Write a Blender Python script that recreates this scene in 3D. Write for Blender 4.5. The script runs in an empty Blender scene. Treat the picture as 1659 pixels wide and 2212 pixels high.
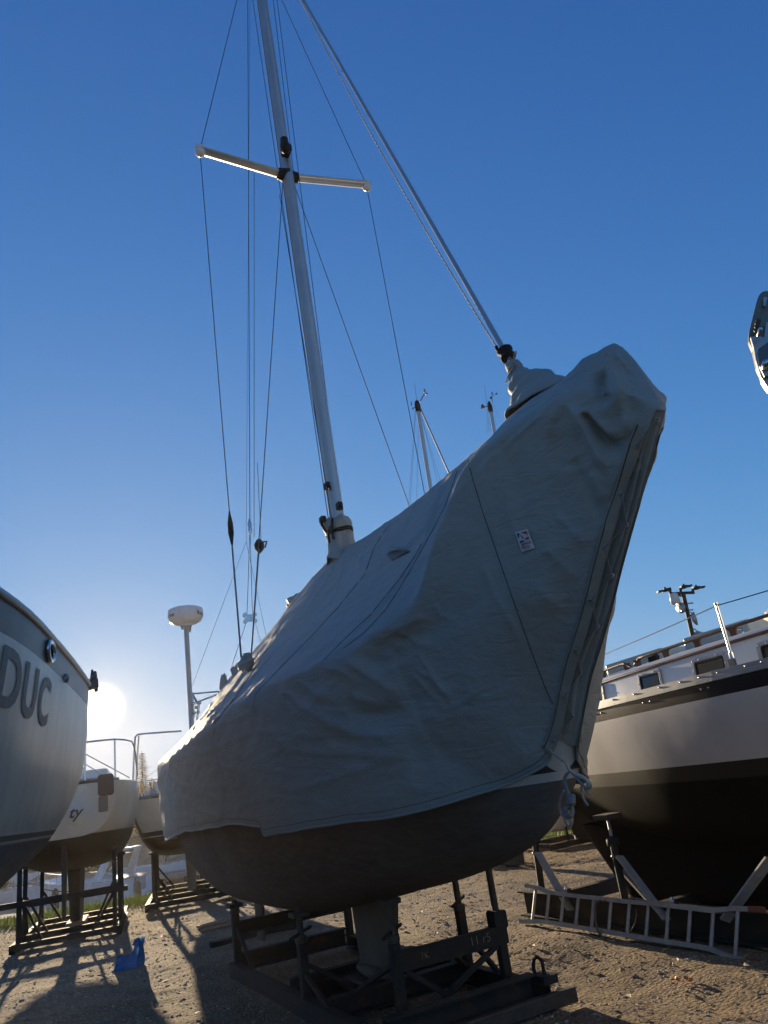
import bpy, bmesh, math, random
import numpy as np
from mathutils import Vector, Matrix, noise
from mathutils.bvhtree import BVHTree

random.seed(7)
rng = np.random.default_rng(7)
scene = bpy.context.scene
COL = scene.collection
R = math.radians

# ---------------------------------------------------------------- camera
PITCH, ROLL, EYE, FPX = R(20.0), R(8.5), 1.55, 1600.0
fw = np.array([0, math.cos(PITCH), math.sin(PITCH)])
u0 = np.array([0, -math.sin(PITCH), math.cos(PITCH)])
r0 = np.array([1.0, 0, 0])
rt = math.cos(ROLL) * r0 - math.sin(ROLL) * u0
up = math.sin(ROLL) * r0 + math.cos(ROLL) * u0
EYEP = np.array([0, 0, EYE])
cam = bpy.data.cameras.new('camera')
cam.sensor_fit = 'VERTICAL'
cam.sensor_height = 36.0
cam.lens = 36.0 * FPX / 2212.0
cam.clip_start = 0.05
cam.clip_end = 3000
camo = bpy.data.objects.new('camera', cam)
COL.objects.link(camo)
M = Matrix(((rt[0], up[0], -fw[0]), (rt[1], up[1], -fw[1]), (rt[2], up[2], -fw[2]))).to_4x4()
M.translation = Vector(EYEP)
camo.matrix_world = M
scene.camera = camo

# ---------------------------------------------------------------- sky and sun
SUN_AZ, SUN_EL = R(-22.6), R(7.8)
sun_dir = Vector((math.sin(SUN_AZ) * math.cos(SUN_EL), math.cos(SUN_AZ) * math.cos(SUN_EL), math.sin(SUN_EL)))
SHK = 0.40
HAZE = 0.0004
world = bpy.data.worlds.new('World')
scene.world = world
world.use_nodes = True
nt = world.node_tree
nt.nodes.clear()
wo = nt.nodes.new('ShaderNodeOutputWorld')
bg = nt.nodes.new('ShaderNodeBackground')
sky = nt.nodes.new('ShaderNodeTexSky')
sky.sky_type = 'NISHITA'
sky.sun_disc = False
sky.sun_elevation = SUN_EL
sky.sun_rotation = SUN_AZ
sky.altitude = 100
sky.air_density = 1.0
sky.dust_density = 0.0
sky.ozone_density = 4.6
bg.inputs[1].default_value = 0.15
# soft shoulder: the bright low sky next to the sun rolls off as it does in the photograph
sh1 = nt.nodes.new('ShaderNodeVectorMath'); sh1.operation = 'MULTIPLY_ADD'
sg = nt.nodes.new('ShaderNodeGamma'); sg.inputs[1].default_value = 1.23
nt.links.new(sky.outputs[0], sg.inputs[0])
nt.links.new(sg.outputs[0], sh1.inputs[0]); sh1.inputs[1].default_value = (SHK, SHK, SHK); sh1.inputs[2].default_value = (1, 1, 1)
sh2 = nt.nodes.new('ShaderNodeVectorMath'); sh2.operation = 'DIVIDE'
nt.links.new(sg.outputs[0], sh2.inputs[0]); nt.links.new(sh1.outputs[0], sh2.inputs[1])
sh3 = nt.nodes.new('ShaderNodeVectorMath'); sh3.operation = 'MULTIPLY'
nt.links.new(sh2.outputs[0], sh3.inputs[0]); sh3.inputs[1].default_value = (0.74, 0.90, 1.27)
nt.links.new(sh3.outputs[0], bg.inputs[0])
# the sun itself with its aureole, as seen in the sky
geo = nt.nodes.new('ShaderNodeTexCoord')
dot = nt.nodes.new('ShaderNodeVectorMath'); dot.operation = 'DOT_PRODUCT'
dot.inputs[1].default_value = sun_dir
nrm = nt.nodes.new('ShaderNodeVectorMath'); nrm.operation = 'NORMALIZE'
nt.links.new(geo.outputs['Generated'], nrm.inputs[0])
nt.links.new(nrm.outputs[0], dot.inputs[0])
def wmath(op, a, b=None):
    n = nt.nodes.new('ShaderNodeMath'); n.operation = op
    for i, v in enumerate((a, b)):
        if v is None: continue
        if hasattr(v, 'is_linked'): nt.links.new(v, n.inputs[i])
        else: n.inputs[i].default_value = v
    return n.outputs[0]
ang = wmath('ARCCOSINE', wmath('MINIMUM', dot.outputs['Value'], 0.9999999))
core = wmath('MULTIPLY', wmath('POWER', 2.718, wmath('MULTIPLY', wmath('POWER', wmath('DIVIDE', ang, 0.0125), 2.0), -1.0)), 30.0)
halo = wmath('MULTIPLY', wmath('POWER', 2.718, wmath('DIVIDE', ang, -0.045)), 0.24)
wide = wmath('MULTIPLY', wmath('POWER', 2.718, wmath('DIVIDE', ang, -0.20)), 0.045)
bg2 = nt.nodes.new('ShaderNodeBackground')
bg2.inputs[0].default_value = (1.0, 0.70, 0.34, 1)
nt.links.new(wmath('ADD', wmath('ADD', core, halo), wide), bg2.inputs[1])
add = nt.nodes.new('ShaderNodeAddShader')
nt.links.new(bg.outputs[0], add.inputs[0]); nt.links.new(bg2.outputs[0], add.inputs[1])
nt.links.new(add.outputs[0], wo.inputs[0])

sl = bpy.data.lights.new('sun', 'SUN')
sl.energy = 5.0
sl.angle = R(0.5)
sl.color = (1.0, 0.80, 0.53)
so = bpy.data.objects.new('sun', sl)
COL.objects.link(so)
so.rotation_euler = sun_dir.to_track_quat('Z', 'Y').to_euler()

scene.view_settings.view_transform = 'Standard'
scene.view_settings.look = 'None'
scene.view_settings.exposure = 0.98
scene.view_settings.gamma = 1.0
scene.view_settings.use_curve_mapping = False
scene.cycles.use_denoising = True
scene.cycles.max_bounces = 6
scene.cycles.volume_bounces = 0
scene.cycles.sample_clamp_indirect = 4.0

# ---------------------------------------------------------------- helpers
def ray(x, y):
    d = fw + rt * (x - 829.5) / FPX - up * (y - 1106.0) / FPX
    return d / np.linalg.norm(d)
def on_z(x, y, z=0.0):
    d = ray(x, y); return EYEP + d * ((z - EYE) / d[2])
def on_plane(x, y, p0, n):
    d = ray(x, y); return EYEP + d * (((np.asarray(p0, float) - EYEP) @ n) / (d @ n))

class Frame:
    """a boat's own frame: s forward, w to port, z up"""
    def __init__(self, origin, az_deg):
        a = R(az_deg)
        self.o = np.array([origin[0], origin[1], 0.0])
        self.h = np.array([math.sin(a), math.cos(a), 0]); self.l = np.array([-math.cos(a), math.sin(a), 0])
        self.rot = math.atan2(self.h[1], self.h[0])
    def loc(self, p):
        q = np.asarray(p) - self.o
        return Vector((q @ self.h, q @ self.l, q[2]))
    def w(self, x, y, w):           # the point at lateral offset w seen there
        return self.loc(on_plane(x, y, self.o + self.l * w, self.l))
    def s(self, x, y, s):
        return self.loc(on_plane(x, y, self.o + self.h * s, self.h))
    def lray(self, x, y):
        d = ray(x, y); z = np.array([0, 0, 1.0])
        e = EYEP - self.o
        return Vector((e @ self.h, e @ self.l, e[2])), Vector((d @ self.h, d @ self.l, d[2]))

def tag(o, label=None, cat=None, group=None, kind=None):
    if label: o['label'] = label
    if cat: o['category'] = cat
    if group: o['group'] = group
    if kind: o['kind'] = kind
    return o
def thing(name, label, cat, loc=(0, 0, 0), rotz=0.0, group=None):
    o = bpy.data.objects.new(name, None); COL.objects.link(o)
    o.empty_display_size = 0.2
    o.location = loc; o.rotation_euler = (0, 0, rotz)
    return tag(o, label, cat, group)
def boat_thing(name, label, cat, F, group=None):
    return thing(name, label, cat, F.o, F.rot, group)

class MB:
    def __init__(self): self.v = []; self.f = []; self.smooth = []
    def add(self, vs, fs, sm=False):
        b = len(self.v); self.v += [tuple(p) for p in vs]
        self.f += [tuple(i + b for i in f) for f in fs]; self.smooth += [sm] * len(fs); return self
    def beam(self, a, b, wx, wy, upv=(0, 0, 1), ch=0.0):
        """box bar from a to b, wx wide sideways, wy deep along upv"""
        a = Vector(a); b = Vector(b); d = (b - a).normalized(); u = Vector(upv)
        if abs(d.dot(u)) > 0.98: u = Vector((1, 0, 0))
        x = d.cross(u).normalized(); y = x.cross(d).normalized()
        c = min(wx, wy) * 0.12
        ring = [(-wx/2 + c, -wy/2), (wx/2 - c, -wy/2), (wx/2, -wy/2 + c), (wx/2, wy/2 - c), (wx/2 - c, wy/2), (-wx/2 + c, wy/2), (-wx/2, wy/2 - c), (-wx/2, -wy/2 + c)]
        vs = [a + x*p + y*q for p, q in ring] + [b + x*p + y*q for p, q in ring]
        fs = [(i, (i+1) % 8, (i+1) % 8 + 8, i + 8) for i in range(8)] + [tuple(range(7, -1, -1)), tuple(range(8, 16))]
        return self.add(vs, fs)
    def box(self, c, sx, sy, sz, rz=0.0):
        c = Vector(c); d = Vector((math.cos(rz), math.sin(rz), 0))
        return self.beam(c - d*sx/2, c + d*sx/2, sy, sz)
    def channel(self, a, b, w, h, t=0.012, upv=(0, 0, 1), flip=1):
        """steel C channel"""
        a = Vector(a); b = Vector(b); d = (b - a).normalized(); u = Vector(upv)
        if abs(d.dot(u)) > 0.98: u = Vector((1, 0, 0))
        x = d.cross(u).normalized() * flip; y = u.normalized()
        y = (y - d * y.dot(d)).normalized()
        ring = [(-w/2, -h/2), (w/2, -h/2), (w/2, -h/2+t), (-w/2+t, -h/2+t), (-w/2+t, h/2-t), (w/2, h/2-t), (w/2, h/2), (-w/2, h/2)]
        vs = [a + x*p + y*q for p, q in ring] + [b + x*p + y*q for p, q in ring]
        fs = [(i, (i+1) % 8, (i+1) % 8 + 8, i + 8) for i in range(8)]
        caps = [(0, 1, 2, 3), (0, 3, 4, 7), (4, 5, 6, 7)]
        fs += [tuple(reversed(c)) for c in caps] + [tuple(i + 8 for i in c) for c in caps]
        return self.add(vs, fs)
    def tube(self, pts, r, n=8, cap=True, closed=False):
        pts = [Vector(p) for p in pts]
        if len(pts) < 2: return self
        rr = r if isinstance(r, (list, tuple)) else [r] * len(pts)
        vs = []; fs = []; prev = None
        for i, p in enumerate(pts):
            if closed: d = (pts[(i+1) % len(pts)] - pts[i-1])
            else: d = (pts[min(i+1, len(pts)-1)] - pts[max(i-1, 0)])
            if d.length < 1e-9: d = Vector((0, 0, 1))
            d.normalize()
            if prev is None:
                u = Vector((0, 0, 1)) if abs(d.z) < 0.9 else Vector((1, 0, 0))
                x = d.cross(u).normalized()
            else:
                x = prev - d * prev.dot(d)
                x = x.normalized() if x.length > 1e-6 else d.orthogonal().normalized()
            prev = x; y = d.cross(x)
            for k in range(n):
                a = 2*math.pi*k/n
                vs.append(p + (x*math.cos(a) + y*math.sin(a)) * rr[i])
        m = len(pts)
        for i in range(m if closed else m - 1):
            j = (i+1) % m
            for k in range(n):
                fs.append((i*n+k, i*n+(k+1) % n, j*n+(k+1) % n, j*n+k))
        self.add(vs, fs, True)
        if cap and not closed:
            self.add([vs[k] for k in range(n)], [tuple(range(n-1, -1, -1))])
            self.add([vs[(m-1)*n+k] for k in range(n)], [tuple(range(n))])
        return self
    def lathe(self, prof, base=(0, 0, 0), axis=(0, 0, 1), n=24):
        """prof = (radius, height) list"""
        base = Vector(base); ax = Vector(axis).normalized(); x = ax.orthogonal().normalized(); y = ax.cross(x)
        vs = []; fs = []
        for r, h in prof:
            for k in range(n):
                a = 2*math.pi*k/n
                vs.append(base + ax*h + (x*math.cos(a) + y*math.sin(a)) * r)
        for i in range(len(prof)-1):
            for k in range(n):
                fs.append((i*n+k, i*n+(k+1) % n, (i+1)*n+(k+1) % n, (i+1)*n+k))
        self.add(vs, fs, True)
        self.add(vs[:n], [tuple(range(n-1, -1, -1))]); self.add(vs[-n:], [tuple(range(n))])
        return self
    def prism(self, poly, off):
        """polygon (3D points) thickened by vector off"""
        n = len(poly); off = Vector(off); p = [Vector(q) for q in poly]
        return self.add(p + [q + off for q in p], [tuple(range(n-1, -1, -1)), tuple(range(n, 2*n))] + [(i, (i+1) % n, (i+1) % n + n, i + n) for i in range(n)])
    def ball(self, c, r, nu=10, nv=6, sc=(1, 1, 1)):
        c = Vector(c); vs = []; fs = []
        for i in range(nv+1):
            t = math.pi*i/nv
            for k in range(nu):
                a = 2*math.pi*k/nu
                vs.append(c + Vector((math.sin(t)*math.cos(a)*sc[0], math.sin(t)*math.sin(a)*sc[1], math.cos(t)*sc[2]))*r)
        for i in range(nv):
            for k in range(nu):
                fs.append((i*nu+k, (i+1)*nu+k, (i+1)*nu+(k+1) % nu, i*nu+(k+1) % nu))
        return self.add(vs, fs, True)
    def grid(self, P, sm=True, flip=False):
        ni = len(P); nj = len(P[0]); vs = [p for row in P for p in row]; fs = []
        for i in range(ni-1):
            for j in range(nj-1):
                q = (i*nj+j, i*nj+j+1, (i+1)*nj+j+1, (i+1)*nj+j)
                fs.append(q[::-1] if flip else q)
        return self.add(vs, fs, sm)
    def mesh(self, name):
        me = bpy.data.meshes.new(name); me.from_pydata([tuple(p) for p in self.v], [], self.f)
        me.polygons.foreach_set('use_smooth', self.smooth); me.update(); return me
    def build(self, name, mat, parent=None, label=None):
        o = bpy.data.objects.new(name, self.mesh(name)); COL.objects.link(o)
        for m in (mat if isinstance(mat, (list, tuple)) else [mat]): o.data.materials.append(m)
        if parent is not None: o.parent = parent
        if label: o['label'] = label
        return o

def smooth_edges(o, deg=40):
    """shade smooth but keep real corners"""
    me = o.data
    me.polygons.foreach_set('use_smooth', [True]*len(me.polygons))
    me.set_sharp_from_angle(angle=R(deg))
def bevel(o, w=0.006, seg=2):
    m = o.modifiers.new('bevel', 'BEVEL'); m.width = w; m.segments = seg; m.limit_method = 'ANGLE'
    return o
def cr(x, xs, ys):
    """smooth interpolation through points (monotone cubic)"""
    xs = np.asarray(xs, float); ys = np.asarray(ys, float)
    x = np.clip(x, xs[0], xs[-1]); i = int(np.clip(np.searchsorted(xs, x) - 1, 0, len(xs)-2))
    d = np.diff(ys)/np.diff(xs)
    def m(k):
        if k == 0: return d[0]
        if k == len(xs)-1: return d[-1]
        return 0.0 if d[k-1]*d[k] <= 0 else 2*d[k-1]*d[k]/(d[k-1]+d[k])
    hh = xs[i+1]-xs[i]; t = (x-xs[i])/hh
    return float((2*t**3-3*t*t+1)*ys[i] + (t**3-2*t*t+t)*hh*m(i) + (-2*t**3+3*t*t)*ys[i+1] + (t**3-t*t)*hh*m(i+1))

def text_mesh(body, size, shear=0.0, bold=0.0):
    cu = bpy.data.curves.new('lettering', 'FONT'); cu.body = body; cu.size = size; cu.shear = shear; cu.offset = bold
    cu.resolution_u = 4
    o = bpy.data.objects.new('lettering', cu); COL.objects.link(o)
    dg = bpy.context.evaluated_depsgraph_get()
    me = bpy.data.meshes.new_from_object(o.evaluated_get(dg))
    vs = [tuple(v.co) for v in me.vertices]; fs = [tuple(p.vertices) for p in me.polygons]
    bpy.data.objects.remove(o); bpy.data.curves.remove(cu); bpy.data.meshes.remove(me)
    return vs, fs
def wrap_text(body, size, fn, mat, parent, name='lettering', shear=0.0, bold=0.0, sub=0.0):
    """letters laid over a surface: fn(u, v) gives the 3D point"""
    vs, fs = text_mesh(body, size, shear, bold)
    bm = bmesh.new(); bv = [bm.verts.new(v) for v in vs]
    for f in fs:
        try: bm.faces.new([bv[i] for i in f])
        except ValueError: pass
    bmesh.ops.triangulate(bm, faces=bm.faces[:])
    if sub > 0:
        for _ in range(3):
            es = [e for e in bm.edges if e.calc_length() > sub]
            if not es: break
            bmesh.ops.subdivide_edges(bm, edges=es, cuts=1)
        bmesh.ops.triangulate(bm, faces=bm.faces[:])
    for v in bm.verts: v.co = Vector(fn(v.co.x, v.co.y))
    me = bpy.data.meshes.new(name); bm.to_mesh(me); bm.free()
    o = bpy.data.objects.new(name, me); COL.objects.link(o); me.materials.append(mat); o.parent = parent
    return o

# ---------------------------------------------------------------- materials
def new_mat(name):
    m = bpy.data.materials.new(name); m.use_nodes = True
    t = m.node_tree; t.nodes.clear()
    out = t.nodes.new('ShaderNodeOutputMaterial'); b = t.nodes.new('ShaderNodeBsdfPrincipled')
    t.links.new(b.outputs[0], out.inputs[0])
    return m, t, b
def N(t, typ, **kw):
    n = t.nodes.new(typ)
    for k, v in kw.items():
        if k in n.inputs.keys(): n.inputs[k].default_value = v
        else: setattr(n, k, v)
    return n
def ramp(t, fac, stops, interp='LINEAR'):
    n = t.nodes.new('ShaderNodeValToRGB'); n.color_ramp.interpolation = interp
    e = n.color_ramp.elements
    while len(e) > 1: e.remove(e[-1])
    e[0].position = stops[0][0]; e[0].color = (*stops[0][1], 1)
    for p, c in stops[1:]:
        k = e.new(p); k.color = (*c, 1)
    t.links.new(fac, n.inputs[0]); return n.outputs[0]
def mixc(t, fac, a, b, mode='MIX'):
    n = t.nodes.new('ShaderNodeMix'); n.data_type = 'RGBA'; n.blend_type = mode
    for i, v in ((0, fac), (6, a), (7, b)):
        if hasattr(v, 'is_linked'): t.links.new(v, n.inputs[i])
        elif i == 0: n.inputs[0].default_value = v
        else: n.inputs[i].default_value = (*v, 1)
    return n.outputs[2]
def mat(name, col, rough=0.5, metal=0.0, var=0.15, scale=6.0, bump=0.0, bscale=60.0, coat=0.0, spec=0.5):
    """paint or metal with uneven colour, gloss and a little relief"""
    m, t, b = new_mat(name)
    tc = N(t, 'ShaderNodeTexCoord')
    n1 = N(t, 'ShaderNodeTexNoise', Scale=scale, Detail=6.0, Roughness=0.65)
    t.links.new(tc.outputs['Object'], n1.inputs['Vector'])
    c = ramp(t, n1.outputs[0], [(0.25, tuple(x*(1-var) for x in col)), (0.75, tuple(min(1, x*(1+var)) for x in col))])
    t.links.new(c, b.inputs['Base Color'])
    rr = N(t, 'ShaderNodeMapRange'); rr.inputs[3].default_value = max(0.02, rough-0.1); rr.inputs[4].default_value = min(1, rough+0.12)
    t.links.new(n1.outputs[0], rr.inputs[0]); t.links.new(rr.outputs[0], b.inputs['Roughness'])
    b.inputs['Metallic'].default_value = metal
    b.inputs['Specular IOR Level'].default_value = spec
    b.inputs['Coat Weight'].default_value = coat
    if bump:
        n2 = N(t, 'ShaderNodeTexNoise', Scale=bscale, Detail=4.0)
        t.links.new(tc.outputs['Object'], n2.inputs['Vector'])
        bp = N(t, 'ShaderNodeBump', Strength=bump, Distance=0.01)
        t.links.new(n2.outputs[0], bp.inputs['Height']); t.links.new(bp.outputs[0], b.inputs['Normal'])
    return m
def mat_bands(name, bands, rough, zmax=4.0, tilt=0.0, stop_s=None, streak=0.25, dirt=(0.16, 0.14, 0.11)):
    """hull paint: colours change at painted lines of constant height in the boat's frame; bands = (from z, colour, roughness)"""
    m, t, b = new_mat(name)
    tc = N(t, 'ShaderNodeTexCoord'); sx = N(t, 'ShaderNodeSeparateXYZ')
    t.links.new(tc.outputs['Object'], sx.inputs[0])
    z = N(t, 'ShaderNodeMath', operation='MULTIPLY_ADD'); t.links.new(sx.outputs[0], z.inputs[0]); z.inputs[1].default_value = tilt; t.links.new(sx.outputs[2], z.inputs[2])
    zz = N(t, 'ShaderNodeMath', operation='DIVIDE'); t.links.new(z.outputs[0], zz.inputs[0]); zz.inputs[1].default_value = zmax
    c = ramp(t, zz.outputs[0], [(bz/zmax, col) for bz, col, rg in bands], 'CONSTANT')
    rg = ramp(t, zz.outputs[0], [(bz/zmax, (r_, r_, r_)) for bz, col, r_ in bands], 'CONSTANT')
    if stop_s is not None:      # the boot stripe ends before the stem
        s0, z0, z1, cc = stop_s
        g = N(t, 'ShaderNodeMath', operation='GREATER_THAN'); t.links.new(sx.outputs[0], g.inputs[0]); g.inputs[1].default_value = s0
        g1 = N(t, 'ShaderNodeMath', operation='GREATER_THAN'); t.links.new(z.outputs[0], g1.inputs[0]); g1.inputs[1].default_value = z0
        g2 = N(t, 'ShaderNodeMath', operation='MULTIPLY'); t.links.new(g.outputs[0], g2.inputs[0]); t.links.new(g1.outputs[0], g2.inputs[1])
        c = mixc(t, g2.outputs[0], c, cc)
    mp = N(t, 'ShaderNodeMapping'); mp.inputs['Scale'].default_value = (5, 5, 0.7)
    t.links.new(tc.outputs['Object'], mp.inputs[0])
    n1 = N(t, 'ShaderNodeTexNoise', Scale=2.2, Detail=8.0, Roughness=0.7); t.links.new(mp.outputs[0], n1.inputs['Vector'])
    f = ramp(t, n1.outputs[0], [(0.45, (0, 0, 0)), (0.8, (streak, streak, streak))])
    c = mixc(t, f, c, dirt)
    n3 = N(t, 'ShaderNodeTexNoise', Scale=1.3, Detail=5.0); t.links.new(tc.outputs['Object'], n3.inputs['Vector'])
    v = ramp(t, n3.outputs[0], [(0.3, (0.82, 0.82, 0.82)), (0.7, (1.12, 1.12, 1.12))])
    mp4 = N(t, 'ShaderNodeMapping'); mp4.inputs['Scale'].default_value = (1.6, 1.6, 5.0); t.links.new(tc.outputs['Object'], mp4.inputs[0])
    n4 = N(t, 'ShaderNodeTexNoise', Scale=4.5, Detail=10.0, Roughness=0.75); t.links.new(mp4.outputs[0], n4.inputs['Vector'])
    lowz = N(t, 'ShaderNodeMath', operation='LESS_THAN'); t.links.new(z.outputs[0], lowz.inputs[0]); lowz.inputs[1].default_value = bands[1][0] if len(bands) > 1 else 9.0
    sc4 = ramp(t, n4.outputs[0], [(0.40, (0, 0, 0)), (0.56, (0.45, 0.45, 0.45)), (0.70, (0.9, 0.9, 0.9))])
    sm4 = N(t, 'ShaderNodeMath', operation='MULTIPLY'); t.links.new(sc4, sm4.inputs[0]); t.links.new(lowz.outputs[0], sm4.inputs[1])
    low_c = tuple(min(1, x*1.5+.003) for x in bands[0][1])
    c = mixc(t, sm4.outputs[0], c, low_c)
    c = mixc(t, 1.0, c, v, 'MULTIPLY')
    t.links.new(c, b.inputs['Base Color'])
    t.links.new(rg, b.inputs['Roughness'])
    lowp = N(t, 'ShaderNodeMath', operation='LESS_THAN'); t.links.new(z.outputs[0], lowp.inputs[0]); lowp.inputs[1].default_value = bands[1][0] if len(bands) > 1 else 9.0
    spl = N(t, 'ShaderNodeMapRange'); spl.inputs[3].default_value = 0.40; spl.inputs[4].default_value = 0.06; t.links.new(lowp.outputs[0], spl.inputs[0])
    t.links.new(spl.outputs[0], b.inputs['Specular IOR Level'])
    n2 = N(t, 'ShaderNodeTexNoise', Scale=3.0, Detail=3.0); t.links.new(tc.outputs['Object'], n2.inputs['Vector'])
    bp = N(t, 'ShaderNodeBump', Strength=0.12, Distance=0.02)
    t.links.new(n2.outputs[0], bp.inputs['Height']); t.links.new(bp.outputs[0], b.inputs['Normal'])
    return m

M_steel = mat('cradle_paint', (0.030, 0.032, 0.031), 0.72, 0.0, 0.55, 7, 0.35, 40, spec=0.25)
def rust_paint(name, col):
    m, t, b = new_mat(name)
    tc = N(t, 'ShaderNodeTexCoord')
    n1 = N(t, 'ShaderNodeTexNoise', Scale=5.0, Detail=9.0, Roughness=0.72); t.links.new(tc.outputs['Object'], n1.inputs['Vector'])
    c = ramp(t, n1.outputs[0], [(0.35, tuple(x*.7 for x in col)), (0.52, col), (0.60, (0.055, 0.034, 0.022)), (0.70, (0.11, 0.06, 0.034))])
    t.links.new(c, b.inputs['Base Color']); b.inputs['Roughness'].default_value = 0.75; b.inputs['Specular IOR Level'].default_value = 0.25
    n2 = N(t, 'ShaderNodeTexNoise', Scale=45.0, Detail=4.0); t.links.new(tc.outputs['Object'], n2.inputs['Vector'])
    bp = N(t, 'ShaderNodeBump', Strength=0.4, Distance=0.01); t.links.new(n2.outputs[0], bp.inputs['Height']); t.links.new(bp.outputs[0], b.inputs['Normal'])
    return m
M_steel = rust_paint('cradle_paint', (0.030, 0.032, 0.031))
M_rust = mat('worn_steel', (0.075, 0.062, 0.05), 0.6, 0.3, 0.45, 14, 0.4, 50)
M_galv = mat('galvanised', (0.36, 0.37, 0.38), 0.42, 0.8, 0.2, 20)
M_stain = mat('stainless', (0.62, 0.62, 0.62), 0.2, 1.0, 0.1, 20)
M_alu = mat('anodised_aluminium', (0.36, 0.37, 0.38), 0.55, 0.25, 0.12, 3, 0.05, 30)
M_mast = mat('mast_aluminium', (0.50, 0.50, 0.47), 0.38, 0.6, 0.12, 2.5)
M_spreader = mat('spreader_aluminium', (0.55, 0.54, 0.50), 0.30, 0.9, 0.1, 4)
M_wire = mat('rigging_wire', (0.06, 0.06, 0.065), 0.4, 0.6, 0.1, 30)
M_black = mat('black_plastic', (0.012, 0.012, 0.013), 0.6, 0.0, 0.3, 20, spec=0.2)
M_white = mat('white_gelcoat', (0.72, 0.71, 0.68), 0.25, 0.0, 0.05, 3, coat=0.2)
M_cream = mat('cream_gelcoat', (0.62, 0.56, 0.44), 0.25, 0.0, 0.07, 3, coat=0.2)
M_teak = mat('oiled_teak', (0.10, 0.045, 0.022), 0.45, 0.0, 0.35, 12, 0.2, 80)
M_wood = mat('weathered_board', (0.34, 0.32, 0.29), 0.75, 0.0, 0.3, 8, 0.4, 70)
M_plank = mat('pine_plank', (0.30, 0.19, 0.11), 0.75, 0.0, 0.3, 10, 0.4, 60)
M_rope = mat('rope', (0.36, 0.345, 0.31), 0.8, 0.0, 0.45, 160, 0.5, 300)
M_cord = mat('lacing_cord', (0.22, 0.21, 0.18), 0.8, 0.0, 0.4, 120, 0.4, 200)
M_glass = mat('dark_window', (0.012, 0.014, 0.014), 0.08, 0.0, 0.2, 2, coat=0.5)
M_navy = mat('navy_print', (0.02, 0.03, 0.055), 0.5)
M_red = mat('red_print', (0.42, 0.05, 0.06), 0.5)
M_label = mat('white_label', (0.55, 0.56, 0.56), 0.55, 0, 0.04)
M_orange = mat('worn_orange_plastic', (0.22, 0.07, 0.04), 0.7)
M_letter = mat('grey_lettering', (0.075, 0.08, 0.075), 0.5)
M_concrete = mat('concrete', (0.28, 0.27, 0.25), 0.85, 0, 0.2, 8, 0.5, 50)
# ================================================================ SETTING
def shore(x): return 17.6 + 0.25*math.sin(x*0.9) + 0.3*math.sin(x*0.31+1) + 0.02*x
def smooth01(t): t = max(0.0, min(1.0, t)); return t*t*(3-2*t)
def ground_z(x, y):
    if y > 66: return -0.3 + min(1.2, (y-66)*0.08)
    e = shore(x)
    z = -2.6*smooth01((y-e)/4.5)
    if y > 58: z += 2.3*smooth01((y-58)/8)
    if y < e+1:
        n = noise.noise((x*0.55, y*0.55, 3.1))*0.035 + noise.noise((x*1.7, y*1.7, 1.7))*0.018
        # wheel ruts left by the boat hauler
        n += -0.03*math.exp(-((x*0.9+y*0.45-3.9)/0.22)**2) + 0.018*math.exp(-((x*0.9+y*0.45-4.35)/0.2)**2)
        n += -0.03*math.exp(-((x*0.35+y-13.6)/0.2)**2)*smooth01((x+6)/2)
        z += n*smooth01((y+2)/3)
    return z
xs = np.unique(np.concatenate([np.linspace(-145, -40, 8), np.linspace(-40, -9, 24), np.linspace(-9, 8, 240), np.linspace(8, 40, 24), np.linspace(40, 145, 8)]))
ys = np.unique(np.concatenate([np.linspace(-30, 3, 14), np.linspace(3, 19, 260), np.linspace(19, 24, 20), np.linspace(24, 90, 34), np.linspace(90, 116, 3)]))
gv = []
for y in ys:
    for x in xs:
        z = ground_z(x, y)
        if -9 <= x <= 8 and 3 <= y <= 18:
            z += noise.noise((x*6, y*6, 0))*0.008 + abs(noise.noise((x*13, y*13, 5)))*0.012
        gv.append((x, y, z))
nx = len(xs)
gf = [(j*nx+i, j*nx+i+1, (j+1)*nx+i+1, (j+1)*nx+i) for j in range(len(ys)-1) for i in range(nx-1)]
m, t, b = new_mat('gravel_and_dirt')
tc = N(t, 'ShaderNodeTexCoord')
n1 = N(t, 'ShaderNodeTexNoise', Scale=0.7, Detail=8.0, Roughness=0.7); t.links.new(tc.outputs['Object'], n1.inputs['Vector'])
n2 = N(t, 'ShaderNodeTexNoise', Scale=38.0, Detail=6.0, Roughness=0.75); t.links.new(tc.outputs['Object'], n2.inputs['Vector'])
c1 = ramp(t, n1.outputs[0], [(0.3, (0.25, 0.18, 0.115)), (0.5, (0.42, 0.315, 0.205)), (0.72, (0.55, 0.43, 0.30))])
c2 = ramp(t, n2.outputs[0], [(0.32, (0.35, 0.32, 0.30)), (0.52, (0.95, 0.95, 0.95)), (0.70, (1.5, 1.46, 1.40))])
c = mixc(t, 1.0, c1, c2, 'MULTIPLY')
vo = N(t, 'ShaderNodeTexVoronoi', Scale=34.0); t.links.new(tc.outputs['Object'], vo.inputs['Vector'])
pc = ramp(t, vo.outputs['Color'], [(0.0, (0.7, 0.68, 0.66)), (0.8, (1.05, 1.03, 1.0)), (1.0, (1.5, 1.48, 1.45))])
c = mixc(t, 0.7, c, pc, 'MULTIPLY')
n6 = N(t, 'ShaderNodeTexNoise', Scale=0.9, Detail=9.0, Roughness=0.75, Distortion=0.6); t.links.new(tc.outputs['Object'], n6.inputs['Vector'])
c = mixc(t, ramp(t, n6.outputs[0], [(0.50, (0, 0, 0)), (0.62, (0.6, 0.6, 0.6))]), c, (0.20, 0.14, 0.09))
t.links.new(c, b.inputs['Base Color'])
b.inputs['Roughness'].default_value = 0.95; b.inputs['Specular IOR Level'].default_value = 0.2
bp = N(t, 'ShaderNodeBump', Strength=1.0, Distance=0.035)
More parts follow.
